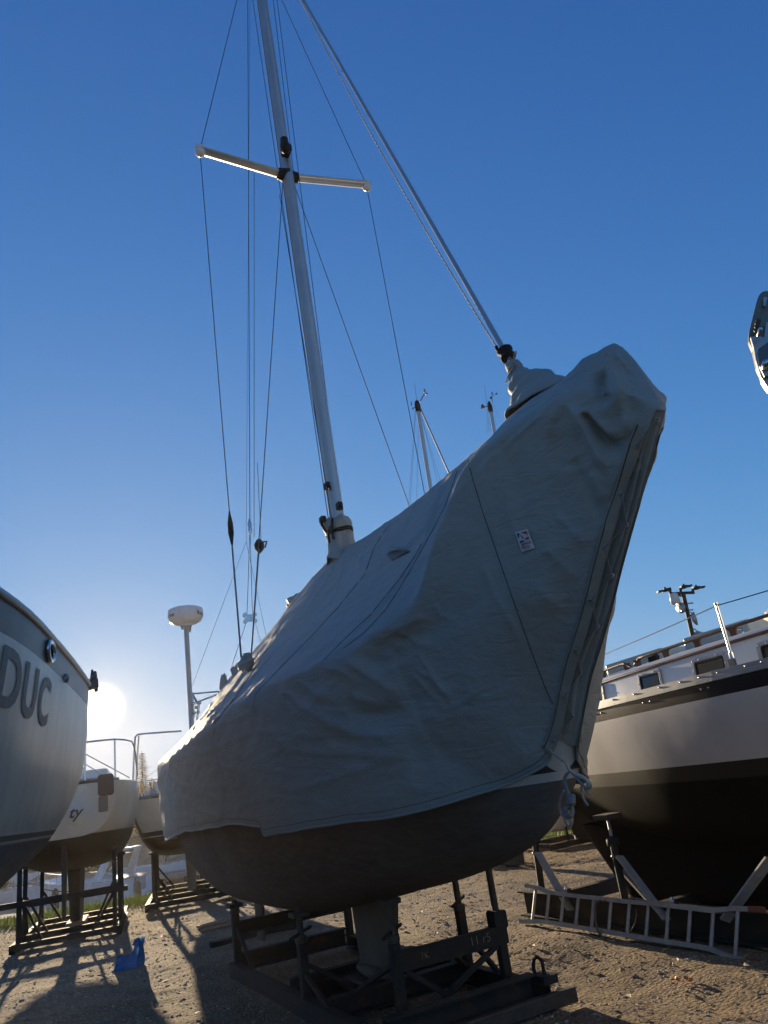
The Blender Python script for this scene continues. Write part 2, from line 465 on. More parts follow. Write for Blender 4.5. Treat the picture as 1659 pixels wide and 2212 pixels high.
hh = N(t, 'ShaderNodeMath', operation='SUBTRACT'); t.links.new(n2.outputs[0], hh.inputs[0]); t.links.new(vo.outputs['Distance'], hh.inputs[1])
t.links.new(hh.outputs[0], bp.inputs['Height']); t.links.new(bp.outputs[0], b.inputs['Normal'])
M_ground = m
g = MB().add(gv, gf, True)
ground = g.build('ground', M_ground); tag(ground, 'gravelly brown boatyard ground with low ruts and stones', None, None, 'structure')
gme = ground.data

# loose stones lying on the yard
def stone_bm(r):
    bm = bmesh.new(); bmesh.ops.create_icosphere(bm, subdivisions=1, radius=1.0)
    for v in bm.verts: v.co = v.co * (0.75 + 0.5*random.random())
    out = ([v.co.copy() for v in bm.verts], [tuple(v.index for v in f.verts) for f in bm.faces]); bm.free(); return out
protos = [stone_bm(1) for _ in range(7)]
def stones(name, count, rmin, rmax, area, mt, label):
    V = []; F = []
    for k in range(count):
        y = 4.2 + (area[1]-4.2) * random.random()**1.5
        half = 0.56*y + 0.8
        x = random.uniform(-half, half)
        if y > shore(x) - 0.4: continue
        pv, pf = protos[k % 7]; r = rmin + (rmax-rmin)*random.random()**3
        r *= (0.7 + 0.05*y)
        a = random.random()*6.28; ca, sa = math.cos(a), math.sin(a); fl = random.uniform(0.45, 0.8); ex = random.uniform(0.8, 1.4)
        z = ground_z(x, y) - r*0.05; bse = len(V)
        for v in pv:
            X = v.x*r*ex; Y = v.y*r
            V.append((x + X*ca - Y*sa, y + X*sa + Y*ca, z + v.z*r*fl))
        F += [tuple(i+bse for i in f) for f in pf]
    o = MB().add(V, F).build(name, mt); tag(o, label, None, None, 'stuff'); return o
m, t, b = new_mat('stone')
tc = N(t, 'ShaderNodeNewGeometry')
c = ramp(t, tc.outputs['Random Per Island'], [(0, (0.26, 0.19, 0.13)), (0.5, (0.46, 0.36, 0.25)), (0.85, (0.56, 0.48, 0.37)), (1.0, (0.55, 0.52, 0.47))])
t.links.new(c, b.inputs['Base Color']); b.inputs['Roughness'].default_value = 0.9
M_stone = m
stones('gravel', 34000, 0.005, 0.016, (0, 17), M_stone, 'loose gravel stones scattered over the yard')
stones('pebbles', 350, 0.010, 0.024, (0, 17), M_stone, 'larger pale pebbles lying among the gravel')

# dry leaf litter
m, t, b = new_mat('dry_leaf')
tc = N(t, 'ShaderNodeNewGeometry')
c = ramp(t, tc.outputs['Random Per Island'], [(0, (0.13, 0.085, 0.045)), (0.5, (0.26, 0.19, 0.10)), (0.9, (0.36, 0.29, 0.18)), (1.0, (0.45, 0.38, 0.26))])
t.links.new(c, b.inputs['Base Color']); b.inputs['Roughness'].default_value = 0.7
M_leaf = m
V = []; F = []
for k in range(1100):
    y = 4.6 + 11 * random.random()**1.4; half = 0.56*y+0.5; x = random.uniform(-half, half)
    r = random.uniform(0.015, 0.045); a = random.random()*6.28; z = ground_z(x, y)+0.012; bse = len(V)
    tl = random.uniform(-0.5, 0.5)
    for q in range(6):
        rr = r*(1.0 if q % 3 == 0 else 0.55); aa = a + q*math.pi/3
        V.append((x+rr*math.cos(aa), y+rr*math.sin(aa), z + r*0.5*abs(math.sin(q*1.3+k)) + tl*rr*math.cos(aa)*0.6))
    F += [(bse, bse+1, bse+2), (bse, bse+2, bse+3), (bse, bse+3, bse+4), (bse, bse+4, bse+5)]
o = MB().add(V, F).build('leaf_litter', M_leaf); tag(o, 'dry brown leaves scattered on the gravel', None, None, 'stuff')

# grass along the bank
m, t, b = new_mat('grass_blade')
tc = N(t, 'ShaderNodeNewGeometry')
c = ramp(t, tc.outputs['Random Per Island'], [(0, (0.055, 0.10, 0.022)), (0.6, (0.10, 0.15, 0.035)), (1.0, (0.20, 0.19, 0.07))])
t.links.new(c, b.inputs['Base Color']); b.inputs['Roughness'].default_value = 0.6
tr = N(t, 'ShaderNodeBsdfTranslucent'); t.links.new(c, tr.inputs[0])
ms = N(t, 'ShaderNodeMixShader'); ms.inputs[0].default_value = 0.4
t.links.new(b.outputs[0], ms.inputs[1]); t.links.new(tr.outputs[0], ms.inputs[2])
t.links.new(ms.outputs[0], [n for n in t.nodes if n.type == 'OUTPUT_MATERIAL'][0].inputs[0])
M_grass = m
V = []; F = []
for k in range(26000):
    x = random.uniform(-13, 9); e = shore(x)
    y = e - 1.9 + random.random()*2.9
    if y < e - 1.9 + 0.9*random.random() + 0.5*noise.noise((x*1.3, 0, 0)): continue
    h = random.uniform(0.06, 0.17); a = random.random()*3.14; w = 0.012
    dx, dy = math.cos(a)*w, math.sin(a)*w; z = ground_z(x, y) - 0.01
    lx, ly = random.uniform(-0.07, 0.07), random.uniform(-0.07, 0.07); bse = len(V)
    V += [(x-dx, y-dy, z), (x+dx, y+dy, z), (x+lx, y+ly, z+h)]; F.append((bse, bse+1, bse+2))
o = MB().add(V, F).build('grass', M_grass); tag(o, 'strip of green grass along the top of the bank', None, None, 'stuff')

# water of the marina
m, t, b = new_mat('lake_water')
b.inputs['Base Color'].default_value = (0.012, 0.02, 0.024, 1); b.inputs['Roughness'].default_value = 0.08
b.inputs['IOR'].default_value = 1.33
tc = N(t, 'ShaderNodeTexCoord')
n1 = N(t, 'ShaderNodeTexNoise', Scale=1.1, Detail=6.0); t.links.new(tc.outputs['Object'], n1.inputs['Vector'])
bp = N(t, 'ShaderNodeBump', Strength=0.8, Distance=0.12); t.links.new(n1.outputs[0], bp.inputs['Height']); t.links.new(bp.outputs[0], b.inputs['Normal'])
M_water = m
WZ = -1.85
o = MB().grid([[(x, y, WZ) for x in (-144, -60, 0, 60, 144)] for y in (16, 30, 48, 66)], flip=True).build('water', M_water); tag(o, 'dark calm marina water beyond the grassy bank', None, None, 'structure')
# ================================================================ GENERIC HULL
def hull_grid(stations, beam, sheer, keelz, full, nu=26):
    """rows of points port sheer -> keel -> starboard sheer"""
    rows = []
    for s in stations:
        b = beam(s); zs = sheer(s); zk = keelz(s); p = full(s)
        row = []
        for i in range(-nu, nu+1):
            t = 1 - abs(i)/nu                       # 0 at sheer, 1 at keel
            a = t*math.pi/2
            z = zs + (zk-zs)*math.sin(a)**1.15
            w = b*(max(0.0, math.cos(a)))**p[0]*(1 - p[1]*t*(1-t)*0) + 0.0
            # topside tumble / flare
            w *= 1 - p[2]*t
            row.append((s, w*(1 if i < 0 else -1), z))
        rows.append(row)
    return rows
def hull_mesh(rows, deck=True, transom_first=True):
    mb = MB().grid(rows, True)
    n = len(rows[0]); mid = n//2
    r0_ = rows[0]
    if transom_first:
        mb.add(r0_, [tuple(range(n))])
    if deck:
        c = [( (r[0][0]), 0.0, r[0][2]+0.06) for r in rows]
        mb.grid([[r[0], cc, r[-1]] for r, cc in zip(rows, c)], True, flip=True)
    return mb
def fin(prof_top, prof_bot, th, n=10):
    """lifting fin between two chords ((s0,s1,z) top and bottom), rounded leading edge"""
    V = []; rings = []
    for k in range(7):
        t = k/6
        s0 = prof_top[0] + (prof_bot[0]-prof_top[0])*t; s1 = prof_top[1] + (prof_bot[1]-prof_top[1])*t; z = prof_top[2] + (prof_bot[2]-prof_top[2])*t
        tk = th[0] + (th[1]-th[0])*t
        ring = []
        for i in range(2*n):
            u = i/(2*n)*2*math.pi
            c = 0.5 - 0.5*math.cos(u)
            y = tk/2*1.9*(0.2969*math.sqrt(c)*1.9 - 0.126*c - 0.3516*c*c + 0.2843*c**3 - 0.1015*c**4)*1.55
            ring.append((s1 - (s1-s0)*c, y*(1 if math.sin(u) >= 0 else -1), z))
        rings.append(ring)
    mb = MB(); m2 = 2*n
    vs = [p for r in rings for p in r]
    mb.add(vs, [(i*m2+k, i*m2+(k+1) % m2, (i+1)*m2+(k+1) % m2, (i+1)*m2+k) for i in range(6) for k in range(m2)], True)
    mb.add(rings[-1], [tuple(range(m2))]); mb.add(rings[0], [tuple(range(m2-1, -1, -1))])
    return mb

# ================================================================ COVERED SAILBOAT
FM = Frame((-1.56, 8.54), 151.0)      # bow points towards the viewer's right
sail = boat_thing('sailboat', 'sailboat under a fitted grey winter cover, mast standing, propped on a steel cradle', 'sailboat', FM)

HB = ([-2.3, -1.6, -1, 0, 1.5, 3, 4, 4.6, 5.1, 5.4, 5.62, 5.75], [.76, .93, 1.03, 1.14, 1.21, 1.10, .86, .63, .38, .20, .075, .015])
HS = ([-2.3, 0, 2, 3.5, 4.6, 5.3, 5.75], [2.06, 2.02, 2.07, 2.18, 2.34, 2.52, 2.72])
HK = ([-2.3, -1.7, -1, 0, 1.5, 2.9, 3.8, 4.46, 4.76, 4.88, 5.03, 5.22, 5.46, 5.68, 5.75], [1.12, .80, .66, .60, .62, .80, .95, 1.14, 1.44, 1.70, 1.94, 2.16, 2.45, 2.67, 2.715])
hb = lambda s: cr(s, *HB); hs = lambda s: cr(s, *HS); hk = lambda s: cr(s, *HK)
def hfull(s):
    f = smooth01((s-2.0)/2.8)
    return (0.62 + 0.75*f, 0, 0.03 + 0.06*f)
st = list(np.linspace(-2.3, 4.2, 34)) + list(np.linspace(4.3, 5.75, 34))
M_hull = mat_bands('main_hull_paint', [(0, (0.115, 0.108, 0.098), 0.85), (1.43, (0.55, 0.54, 0.50), 0.3), (1.475, (0.035, 0.045, 0.05), 0.35), (1.60, (0.55, 0.54, 0.50), 0.3)], 0.4, tilt=-0.0, stop_s=(4.78, 1.43, 2, (0.52, 0.50, 0.45)))
hullM = hull_mesh(hull_grid(st, hb, hs, hk, hfull)).build('hull', M_hull, sail); smooth_edges(hullM, 50)
kl = fin((1.74, 2.52, .74), (1.80, 2.34, .15), (.17, .14)).build('keel', mat('keel_paint', (0.10, 0.085, 0.062), 0.7, 0, 0.4, 4, 0.3, 20), sail)
# keel bulb
bm_ = MB()
rows = []
for i in range(15):
    u = i/14; s = 1.66 + .80*u; r = 0.02 + 0.085*math.sin(math.pi*min(1, u*1.02))**0.6
    rows.append([(s, r*1.15*math.cos(a), 0.185 + r*0.55*math.sin(a)) for a in np.linspace(0, 2*math.pi, 15)])
bm_.grid(rows).build('keel_bulb', kl.data.materials[0], sail)
fin((-1.22, -0.92, .70), (-1.20, -0.98, .10), (.085, .06)).build('rudder', M_rust, sail)

# ---- mast and rigging
mast = MB()
A0 = Vector((2.36, 0, 2.6)); A1 = Vector((1.945, 0, 12.6))
rings = []
for k in range(12):
    t_ = k/11; p = A0.lerp(A1, t_)
    rings.append([(p.x + 0.095*math.cos(a)*(1.0 if math.cos(a) > 0 else 1.1), p.y + 0.062*math.sin(a), p.z) for a in np.linspace(0, 2*math.pi, 25)])
mast.grid(rings, True, flip=True)
mastO = mast.build('mast', M_mast, sail)
def mast_at(z): return A0.lerp(A1, (z-A0.z)/(A1.z-A0.z))
tr = MB(); 
for sgn in (-1, 1):
    tr.beam(mast_at(3.6)+Vector((-0.100, sgn*0.010, 0)), mast_at(12.5)+Vector((-0.100, sgn*0.010, 0)), 0.006, 0.012)
tr.build('sail_track', M_black, mastO)
tr2 = MB().beam(mast_at(3.6)+Vector((-0.02, -0.0635, 0)), mast_at(12.5)+Vector((-0.02, -0.0635, 0)), 0.004, 0.005, (1, 0, 0)); tr2.build('mast_seam', M_black, mastO)
SPZ = 8.30
for sgn, tip in ((-1, Vector((2.10, -1.0, 8.33))), (1, Vector((2.19, 1.0, 8.36)))):
    root = mast_at(8.25) + Vector((0, sgn*0.09, 0))
    sp = MB(); rr = []
    d = (tip-root).normalized()
    for k in range(9):
        p = root.lerp(tip, k/8)
        rr.append([(p.x + 0.058*math.cos(a), p.y, p.z + 0.03*math.sin(a)) for a in np.linspace(0, 2*math.pi, 17)])
    sp.grid(rr, True); so_ = sp.build('spreader', M_spreader, mastO)
    MB().ball(tip - Vector((0, 0, 0.03)), 0.058, 14, 9).ball(tip + Vector((0, 0, 0.015)), 0.062, 14, 9, (1, 1, .8)).build('spreader_tip', M_white, mastO)
    cu = MB()
    cu.lathe([(0.10, -0.06), (0.075, 0.0), (0.062, 0.06)], root - d*0.03, d, 14); cu.build('spreader_root', M_black, mastO)
# steaming light and small fittings on the mast
p = FM.w(617, 325, -0.05)
sl_ = MB().lathe([(0.03, -0.09), (0.055, -0.07), (0.055, 0.02), (0.045, 0.03), (0.045, 0.10), (0.025, 0.12)], (p.x+0.06, p.y-0.03, p.z), (0, 0, 1), 14).box((p.x+0.02, p.y, p.z-0.02), 0.12, 0.09, 0.10)
sl_.build('steaming_light', M_black, mastO)
for (px, py, w_) in ((660, 603, 0.04), (707, 1050, -0.07), (733, 1093, -0.07)):
    p = FM.w(px, py, w_); MB().box(p, 0.05, 0.05, 0.07).tube([p, p+Vector((0.05, 0, -0.05))], 0.012).build('mast_cleat', M_black, mastO)

def wire(name, pts, r=0.0045, mt=None, parent=sail, n=6):
    return MB().tube(pts, r, n).build(name, mt or M_wire, parent)
tipL = Vector((2.10, -1.0, 8.33)); tipR = Vector((2.19, 1.0, 8.36))
cpL = FM.w(521, 1420, -1.02); cpL2 = FM.w(543, 1410, -0.98)
def mir(p): return Vector((p.x, -p.y, p.z))
hd = mast_at(12.5)
tb = FM.w(499, 1140, -1.015)
wire('cap_shroud', [hd + Vector((0, -.05, 0)), tipL, cpL]); wire('cap_shroud', [hd + Vector((0, .05, 0)), tipR, mir(cpL)])
MB().lathe([(0.006, -0.16), (0.024, -0.04), (0.026, 0.05), (0.006, 0.17)], tipL.lerp(cpL, (tipL.z-tb.z)/(tipL.z-cpL.z)), (cpL-tipL), 10).build('turnbuckle_boot', M_black, sail)
MB().tube([tipL.lerp(cpL, (tipL.z-tb.z)/(tipL.z-cpL.z)), cpL], 0.008, 8).build('shroud_cover', mat('shroud_sleeve', (0.20, 0.18, 0.2), 0.6), sail)
lw = mast_at(8.12)
wire('lower_shroud', [lw + Vector((0, -.07, 0)), cpL2]); wire('lower_shroud', [lw + Vector((0, .07, 0)), mir(cpL2)])
# forward lower on the port side, seen past the mast
blk = FM.w(560, 1180, -0.55)
wire('flag_halyard', [FM.w(549, 372, -0.45), FM.w(549, 1160, -0.55)], 0.003)
wire('flag_halyard', [FM.w(556, 1000, -0.55), FM.w(564, 1165, -0.55)], 0.003)
MB().lathe([(0.01, -0.07), (0.045, -0.03), (0.05, 0.02), (0.02, 0.07)], blk, (0.1, 0, 1), 12).tube([blk+Vector((.04, 0.03, .03)), blk+Vector((.09, .05, .02)), blk+Vector((.05, .04, -.03))], 0.009, 6).build('halyard_block', M_black, sail)
MB().tube([blk, FM.w(543, 1410, -0.95)], 0.007, 8).build('halyard_tail', mat('halyard_sleeve', (0.19, 0.18, 0.2), 0.6), sail)
# halyards beside the mast
for a, b_ in (((543, -20), (712, 1140)), ((588, -20), (722, 1120)), ((596, -20), (738, 1120)), ((604, 420), (716, 1120))):
    wa = -0.10 if a[0] < 560 or a[0] > 600 else 0.12
    p0 = FM.w(*a, wa); p1 = FM.w(*b_, wa)
    wire('halyard', [p0, p1], 0.0042)
# backstay with its adjuster
bj = FM.w(540, 1140, 0); bcar = FM.w(540, 1335, 0)
wire('backstay', [FM.w(535, -30, 0), bj], 0.005)
MB().lathe([(0.007, -0.10), (0.03, -0.03), (0.02, 0.0), (0.028, 0.05), (0.007, 0.12)], bj, (0, 0, 1), 10).build('backstay_fitting', M_stain, sail)
for sgn in (-1, 1):
    mid = bcar + Vector((0, sgn*0.035, 0.04)); end = Vector((-2.1, sgn*0.72, 2.35))
    wire('backstay_leg', [bj, mid], 0.004)
e1 = FM.w(497, 1450, -0.15); e2 = FM.w(566, 1400, 0.25)
wire('backstay_leg', [bcar + Vector((0, -0.03, 0)), e1], 0.004); wire('backstay_leg', [bcar + Vector((0, 0.05, 0)), e2], 0.004, M_rope)
pl = MB()
for q in ((-.06, .04), (.06, .04), (-.06, -.04), (.06, -.04)):
    pl.lathe([(0.028, -0.02), (0.028, 0.02)], bcar + Vector((0, q[0], q[1])), (1, 0, 0), 12)
pl.box(bcar, 0.02, 0.13, 0.09); pl.build('backstay_adjuster', M_stain, sail)

# forestay with rolled sail furler
f0 = FM.w(1097, 770, 0); f1 = FM.w(655, 0, 0); f2 = f0 + (f1-f0)*1.28
fo = MB().tube([f0.lerp(f2, k/14) for k in range(15)], 0.0165, 10).build('furler_foil', mat('foil', (0.33, 0.38, 0.42), 0.45, 0.3, 0.1, 4), sail)
ax = (f2-f0).normalized()
MB().lathe([(0.035, -0.04), (0.05, -0.035), (0.05, -0.025), (0.038, -0.02), (0.040, 0.022), (0.052, 0.028), (0.052, 0.038), (0.03, 0.048)], f0 + ax*0.02, ax, 20).build('furler_drum', M_black, sail)
MB().tube([f0 - ax*0.32, f0 - ax*0.02], 0.015, 10).tube([f0 - ax*0.12 + Vector((0.03, 0.02, 0)), f0 - ax*0.22 + Vector((0.02, -0.03, 0)), f0 - ax*0.30], 0.012, 8).build('furler_stem', M_galv, sail)
g0 = FM.w(1072, 748, -0.01); g1 = FM.w(640, -20, -0.01)
pts = []
gm = FM.w(809, 302, -0.03)
for k in range(420):
    u = k/419; p = g0*(1-u)*(1-2*u) + gm*4*u*(1-u) + g1*u*(2*u-1); a = k*1.5
    pts.append(p + Vector((math.cos(a)*0.003, math.sin(a)*0.003, 0)))
MB().tube(pts, 0.0055, 5).build('furling_line', M_rope, sail)
MB().tube([f0 + ax*0.0 + Vector((-.03, 0, 0)), g0 + Vector((0.0, 0, -.02)), g0], 0.012, 8).build('line_guide', M_black, sail)
# ================================================================ WINTER COVER
cover = boat_thing('boat_cover', 'grey canvas winter cover draped over the sailboat with the standing mast, laced at its bow', 'boat cover', FM)
m, t, b = new_mat('cover_canvas')
tc = N(t, 'ShaderNodeTexCoord')
n1 = N(t, 'ShaderNodeTexNoise', Scale=1.1, Detail=7.0, Roughness=0.65); t.links.new(tc.outputs['Object'], n1.inputs['Vector'])
c = ramp(t, n1.outputs[0], [(0.3, (0.250, 0.262, 0.242)), (0.7, (0.315, 0.328, 0.302))])
mp = N(t, 'ShaderNodeMapping'); mp.inputs['Scale'].default_value = (6, 6, 0.8); t.links.new(tc.outputs['Object'], mp.inputs[0])
n4 = N(t, 'ShaderNodeTexNoise', Scale=1.6, Detail=8.0, Roughness=0.7); t.links.new(mp.outputs[0], n4.inputs['Vector'])
c = mixc(t, ramp(t, n4.outputs[0], [(0.52, (0, 0, 0)), (0.8, (0.35, 0.35, 0.35))]), c, (0.36, 0.36, 0.325))
t.links.new(c, b.inputs['Base Color'])
b.inputs['Roughness'].default_value = 0.62; b.inputs['Specular IOR Level'].default_value = 0.35
b.inputs['Sheen Weight'].default_value = 0.05; b.inputs['Sheen Roughness'].default_value = 0.5
n2 = N(t, 'ShaderNodeTexNoise', Scale=9.0, Detail=5.0, Roughness=0.55); t.links.new(tc.outputs['Object'], n2.inputs['Vector'])
n3 = N(t, 'ShaderNodeTexNoise', Scale=260.0, Detail=2.0); t.links.new(tc.outputs['Object'], n3.inputs['Vector'])
ad = N(t, 'ShaderNodeMath', operation='MULTIPLY_ADD'); t.links.new(n3.outputs[0], ad.inputs[0]); ad.inputs[1].default_value = 0.05; t.links.new(n2.outputs[0], ad.inputs[2])
mp2 = N(t, 'ShaderNodeMapping'); mp2.inputs['Scale'].default_value = (2.2, 2.2, 6.0); mp2.inputs['Rotation'].default_value = (0.0, 0.6, 0.0); t.links.new(tc.outputs['Object'], mp2.inputs[0])
n5 = N(t, 'ShaderNodeTexNoise', Scale=2.0, Detail=5.0, Roughness=0.6, Distortion=0.8); t.links.new(mp2.outputs[0], n5.inputs['Vector'])
rdg = N(t, 'ShaderNodeMath', operation='ABSOLUTE'); sb5 = N(t, 'ShaderNodeMath', operation='SUBTRACT'); t.links.new(n5.outputs[0], sb5.inputs[0]); sb5.inputs[1].default_value = 0.5; t.links.new(sb5.outputs[0], rdg.inputs[0])
ad5 = N(t, 'ShaderNodeMath', operation='MULTIPLY_ADD'); t.links.new(rdg.outputs[0], ad5.inputs[0]); ad5.inputs[1].default_value = -1.6; t.links.new(ad.outputs[0], ad5.inputs[2]); ad = ad5
bp = N(t, 'ShaderNodeBump', Strength=0.55, Distance=0.022); t.links.new(ad.outputs[0], bp.inputs['Height']); t.links.new(bp.outputs[0], b.inputs['Normal'])
M_cover = m
M_web = mat('webbing', (0.30, 0.265, 0.205), 0.75, 0, 0.2, 10, 0.5, 200)
M_seam = mat('seam_thread', (0.055, 0.058, 0.055), 0.8, 0, 0.2, 30)
M_inner = mat('cover_lining', (0.16, 0.165, 0.16), 0.8, 0, 0.3, 6, 0.4, 30)

c_zr = ([-2.47, -2.30, -1.9, -0.33, 1.05, 2.2, 2.8, 3.76, 4.4, 5.05, 5.55, 5.9, 6.0, 6.07], [2.30, 2.78, 3.12, 3.31, 3.50, 3.63, 3.56, 3.52, 3.53, 3.55, 3.52, 3.49, 3.37, 3.10])
c_ws = ([-2.47, -2.3, -1.6, -1, 0, 1.5, 3, 4, 4.6, 5.0, 5.35, 5.8, 6.0, 6.07], [.80, .85, 1.0, 1.09, 1.20, 1.28, 1.19, .96, .755, .60, .44, .24, .14, .04])
c_zs = ([-2.47, -2.3, -1, 0, 1, 2.4, 3.4, 4.2, 4.62, 4.9, 5.15, 5.35, 5.8, 6.0, 6.07], [2.14, 2.19, 2.14, 2.08, 2.11, 2.20, 2.27, 2.34, 2.42, 2.80, 3.10, 3.19, 3.23, 3.15, 3.06])
c_zh = ([-2.47, 0, 2.3, 3, 3.7, 4.3, 4.6, 4.78, 4.86, 4.95, 5.1, 5.3, 5.55, 5.8, 5.98, 6.07], [1.27, 1.335, 1.37, 1.345, 1.37, 1.40, 1.45, 1.52, 1.60, 1.72, 1.93, 2.15, 2.46, 2.75, 2.94, 3.03])
c_wh = ([-2.47, -2.3, -1, 0, 1.5, 3, 3.6, 4.2, 4.5, 4.7, 4.82, 4.93, 5.2, 5.8, 6.07], [.74, .80, 1.02, 1.14, 1.21, 1.11, .94, .64, .40, .19, .09, .065, .06, .055, .03])
# long creases in the cloth, in (s, w, z) once found on the smooth cover: (points, height, width)
CREASES = [
 ([(1070, 950), (1082, 1001), (1092, 1061), (1109, 1128), (1122, 1219)], .016, .030), ([(1066, 955), (1052, 1010), (1042, 1060)], .009, .022), ([(1072, 952), (1066, 1010), (1062, 1075)], .008, .018),
 ([(1076, 952), (1112, 1030), (1150, 1110)], -.008, .05), ([(1226, 852), (1250, 893), (1275, 939), (1302, 993), (1335, 1047)], .040, .028), ([(1215, 850), (1195, 905), (1185, 960)], .012, .04),
 ([(1264, 885), (1308, 947), (1348, 985)], -.040, .028), ([(1262, 880), (1300, 915), (1345, 960)], .030, .020), ([(1318, 770), (1324, 811), (1337, 850), (1340, 900)], .042, .020), ([(1300, 800), (1297, 849), (1310, 880)], -.045, .030), ([(1345, 790), (1362, 860), (1368, 930)], -.045, .028),
 ([(1330, 765), (1352, 830), (1358, 900), (1350, 960)], .042, .022), ([(1275, 1020), (1310, 1090), (1335, 1150)], .010, .028), ([(1240, 985), (1280, 1075), (1320, 1160)], -.012, .035), ([(1150, 1260), (1230, 1330), (1275, 1375)], .006, .03), ([(1180, 1180), (1250, 1260), (1300, 1310)], .008, .03), ([(1200, 1110), (1275, 1180), (1315, 1215)], .008, .022),
 ([(958, 1040), (944, 1091), (926, 1135), (912, 1180)], .020, .024), ([(948, 1060), (925, 1120), (905, 1165)], -.012, .022),
 ([(1045, 1219), (1065, 1273), (1106, 1347), (1146, 1437)], .007, .022), ([(743, 1410), (783, 1447), (837, 1481), (880, 1505)], .012, .022), ([(743, 1528), (793, 1546), (877, 1530), (930, 1520)], -.018, .060), ([(760, 1500), (810, 1520), (880, 1505)], .012, .035),
 ([(893, 1442), (935, 1465), (965, 1495), (982, 1510)], .008, .018), ([(900, 1400), (945, 1470), (985, 1530)], .006, .016), ([(890, 1450), (930, 1500), (1000, 1560)], .006, .02), ([(965, 1530), (1010, 1510), (1045, 1485)], .006, .014), ([(860, 1360), (905, 1390), (960, 1400)], .008, .022), ([(870, 1380), (850, 1410), (830, 1425)], .008, .02), ([(915, 1330), (880, 1345), (840, 1370)], .010, .02), ([(935, 1300), (955, 1330), (1000, 1345)], .005, .014),
 ([(606, 1477), (651, 1522), (732, 1564), (790, 1590)], .010, .025), ([(640, 1465), (690, 1500), (760, 1515)], .012, .024), ([(615, 1490), (640, 1560), (660, 1650)], .006, .03), ([(690, 1560), (790, 1590), (900, 1600)], .007, .035), ([(700, 1610), (800, 1625), (900, 1640)], .006, .03), ([(720, 1655), (840, 1665), (940, 1655)], .006, .03), ([(700, 1440), (745, 1450), (790, 1480)], .010, .02), ([(740, 1425), (790, 1420), (840, 1440)], -.010, .03),
 ([(360, 1690), (372, 1740), (382, 1800)], .012, .02), ([(393, 1670), (405, 1740), (422, 1800)], .010, .02), ([(470, 1600), (505, 1690), (530, 1770)], .008, .018), ([(455, 1580), (480, 1660), (498, 1740)], -.008, .02), ([(516, 1660), (540, 1735), (561, 1800)], .010, .014),
 ([(555, 1420), (510, 1480), (470, 1540), (430, 1590)], .014, .020), ([(530, 1455), (500, 1500), (470, 1530)], -.010, .02), ([(500, 1500), (455, 1545), (410, 1590), (375, 1625)], .016, .018), ([(520, 1500), (480, 1545), (450, 1575)], .010, .016), ([(600, 1400), (560, 1450), (520, 1500)], .008, .03), ([(730, 1210), (700, 1270), (650, 1340)], .010, .03), ([(745, 1205), (735, 1270), (700, 1330)], .008, .022), ([(760, 1195), (790, 1230), (800, 1260)], .008, .02), ([(800, 1160), (785, 1200), (780, 1240)], .008, .02), ([(850, 1120), (838, 1150), (835, 1180)], .007, .02), ([(900, 1085), (880, 1120), (875, 1145)], .007, .02), ([(890, 1205), (858, 1262), (800, 1330), (740, 1385)], .010, .02),
]
def soft(s, z, v, side):
    """slack of the cloth: gentle at the taut bow panel, more wrinkled amidships and at the nose"""
    d = 0.016*noise.noise((s*0.8, z*1.0, 11+side)) + 0.0025*noise.noise((s*4.5, z*4.5, 2+side*3))
    qa = noise.noise((s*2.2-z*3.0, z*1.1+s*1.0, 41+side)); qb = noise.noise((s*1.2+z*0.6, z*6.5, 51+side))
    d += 0.010*max(0, .16-abs(qa))/.16*(.5+noise.noise((s, z, 3))) + 0.007*max(0, .15-abs(qb))/.15*smooth01((4.9-s)/.8)
    mid = smooth01((s-2.4)/1.0)*smooth01((4.9-s)/.5)*smooth01((2.6-z)/.3)*smooth01((z-1.65)/.25)
    if mid > 0:
        q1 = noise.noise((s*3.0+z*2.0, z*6.0-s*1.5, 4+side)); q2 = noise.noise((s*6.5, z*8.0+s*2, 9+side))
        d += mid*(0.020*(0.4-abs(q1)) + 0.007*(0.4-abs(q2)))
    if v < .5:
        q3 = noise.noise((s*0.55, v*16.0 + s*.7, 21+side)); q4 = noise.noise((s*1.0, v*34.0 + s*1.5, 31+side))
        d += smooth01(v/.05)*smooth01((.46-v)/.1)*(0.022*(.35-abs(q3)) + .008*(.35-abs(q4)))
    q = noise.noise((s*0.7+z*1.1, z*3.2-s*0.4, 4+side))
    d += 0.010*smooth01((v-0.45)/0.15)*(1-abs(q)*2)*smooth01((4.8-s)/.6)
    cr_ = smooth01((s-5.5)/0.30)*smooth01((z-2.55)/0.3)*smooth01((6.06-s)/.16)
    if cr_ > 0:
        q1 = noise.noise((s*3.2, z*2.6, 8+side*2)); q2 = noise.noise((s*6+z*2, z*5.0, 3+side*2))
        d += cr_*(0.050*(0.40-abs(q1)) + 0.024*(0.36-abs(q2)))
    return d
NA, NB, NC = 40, 34, 34
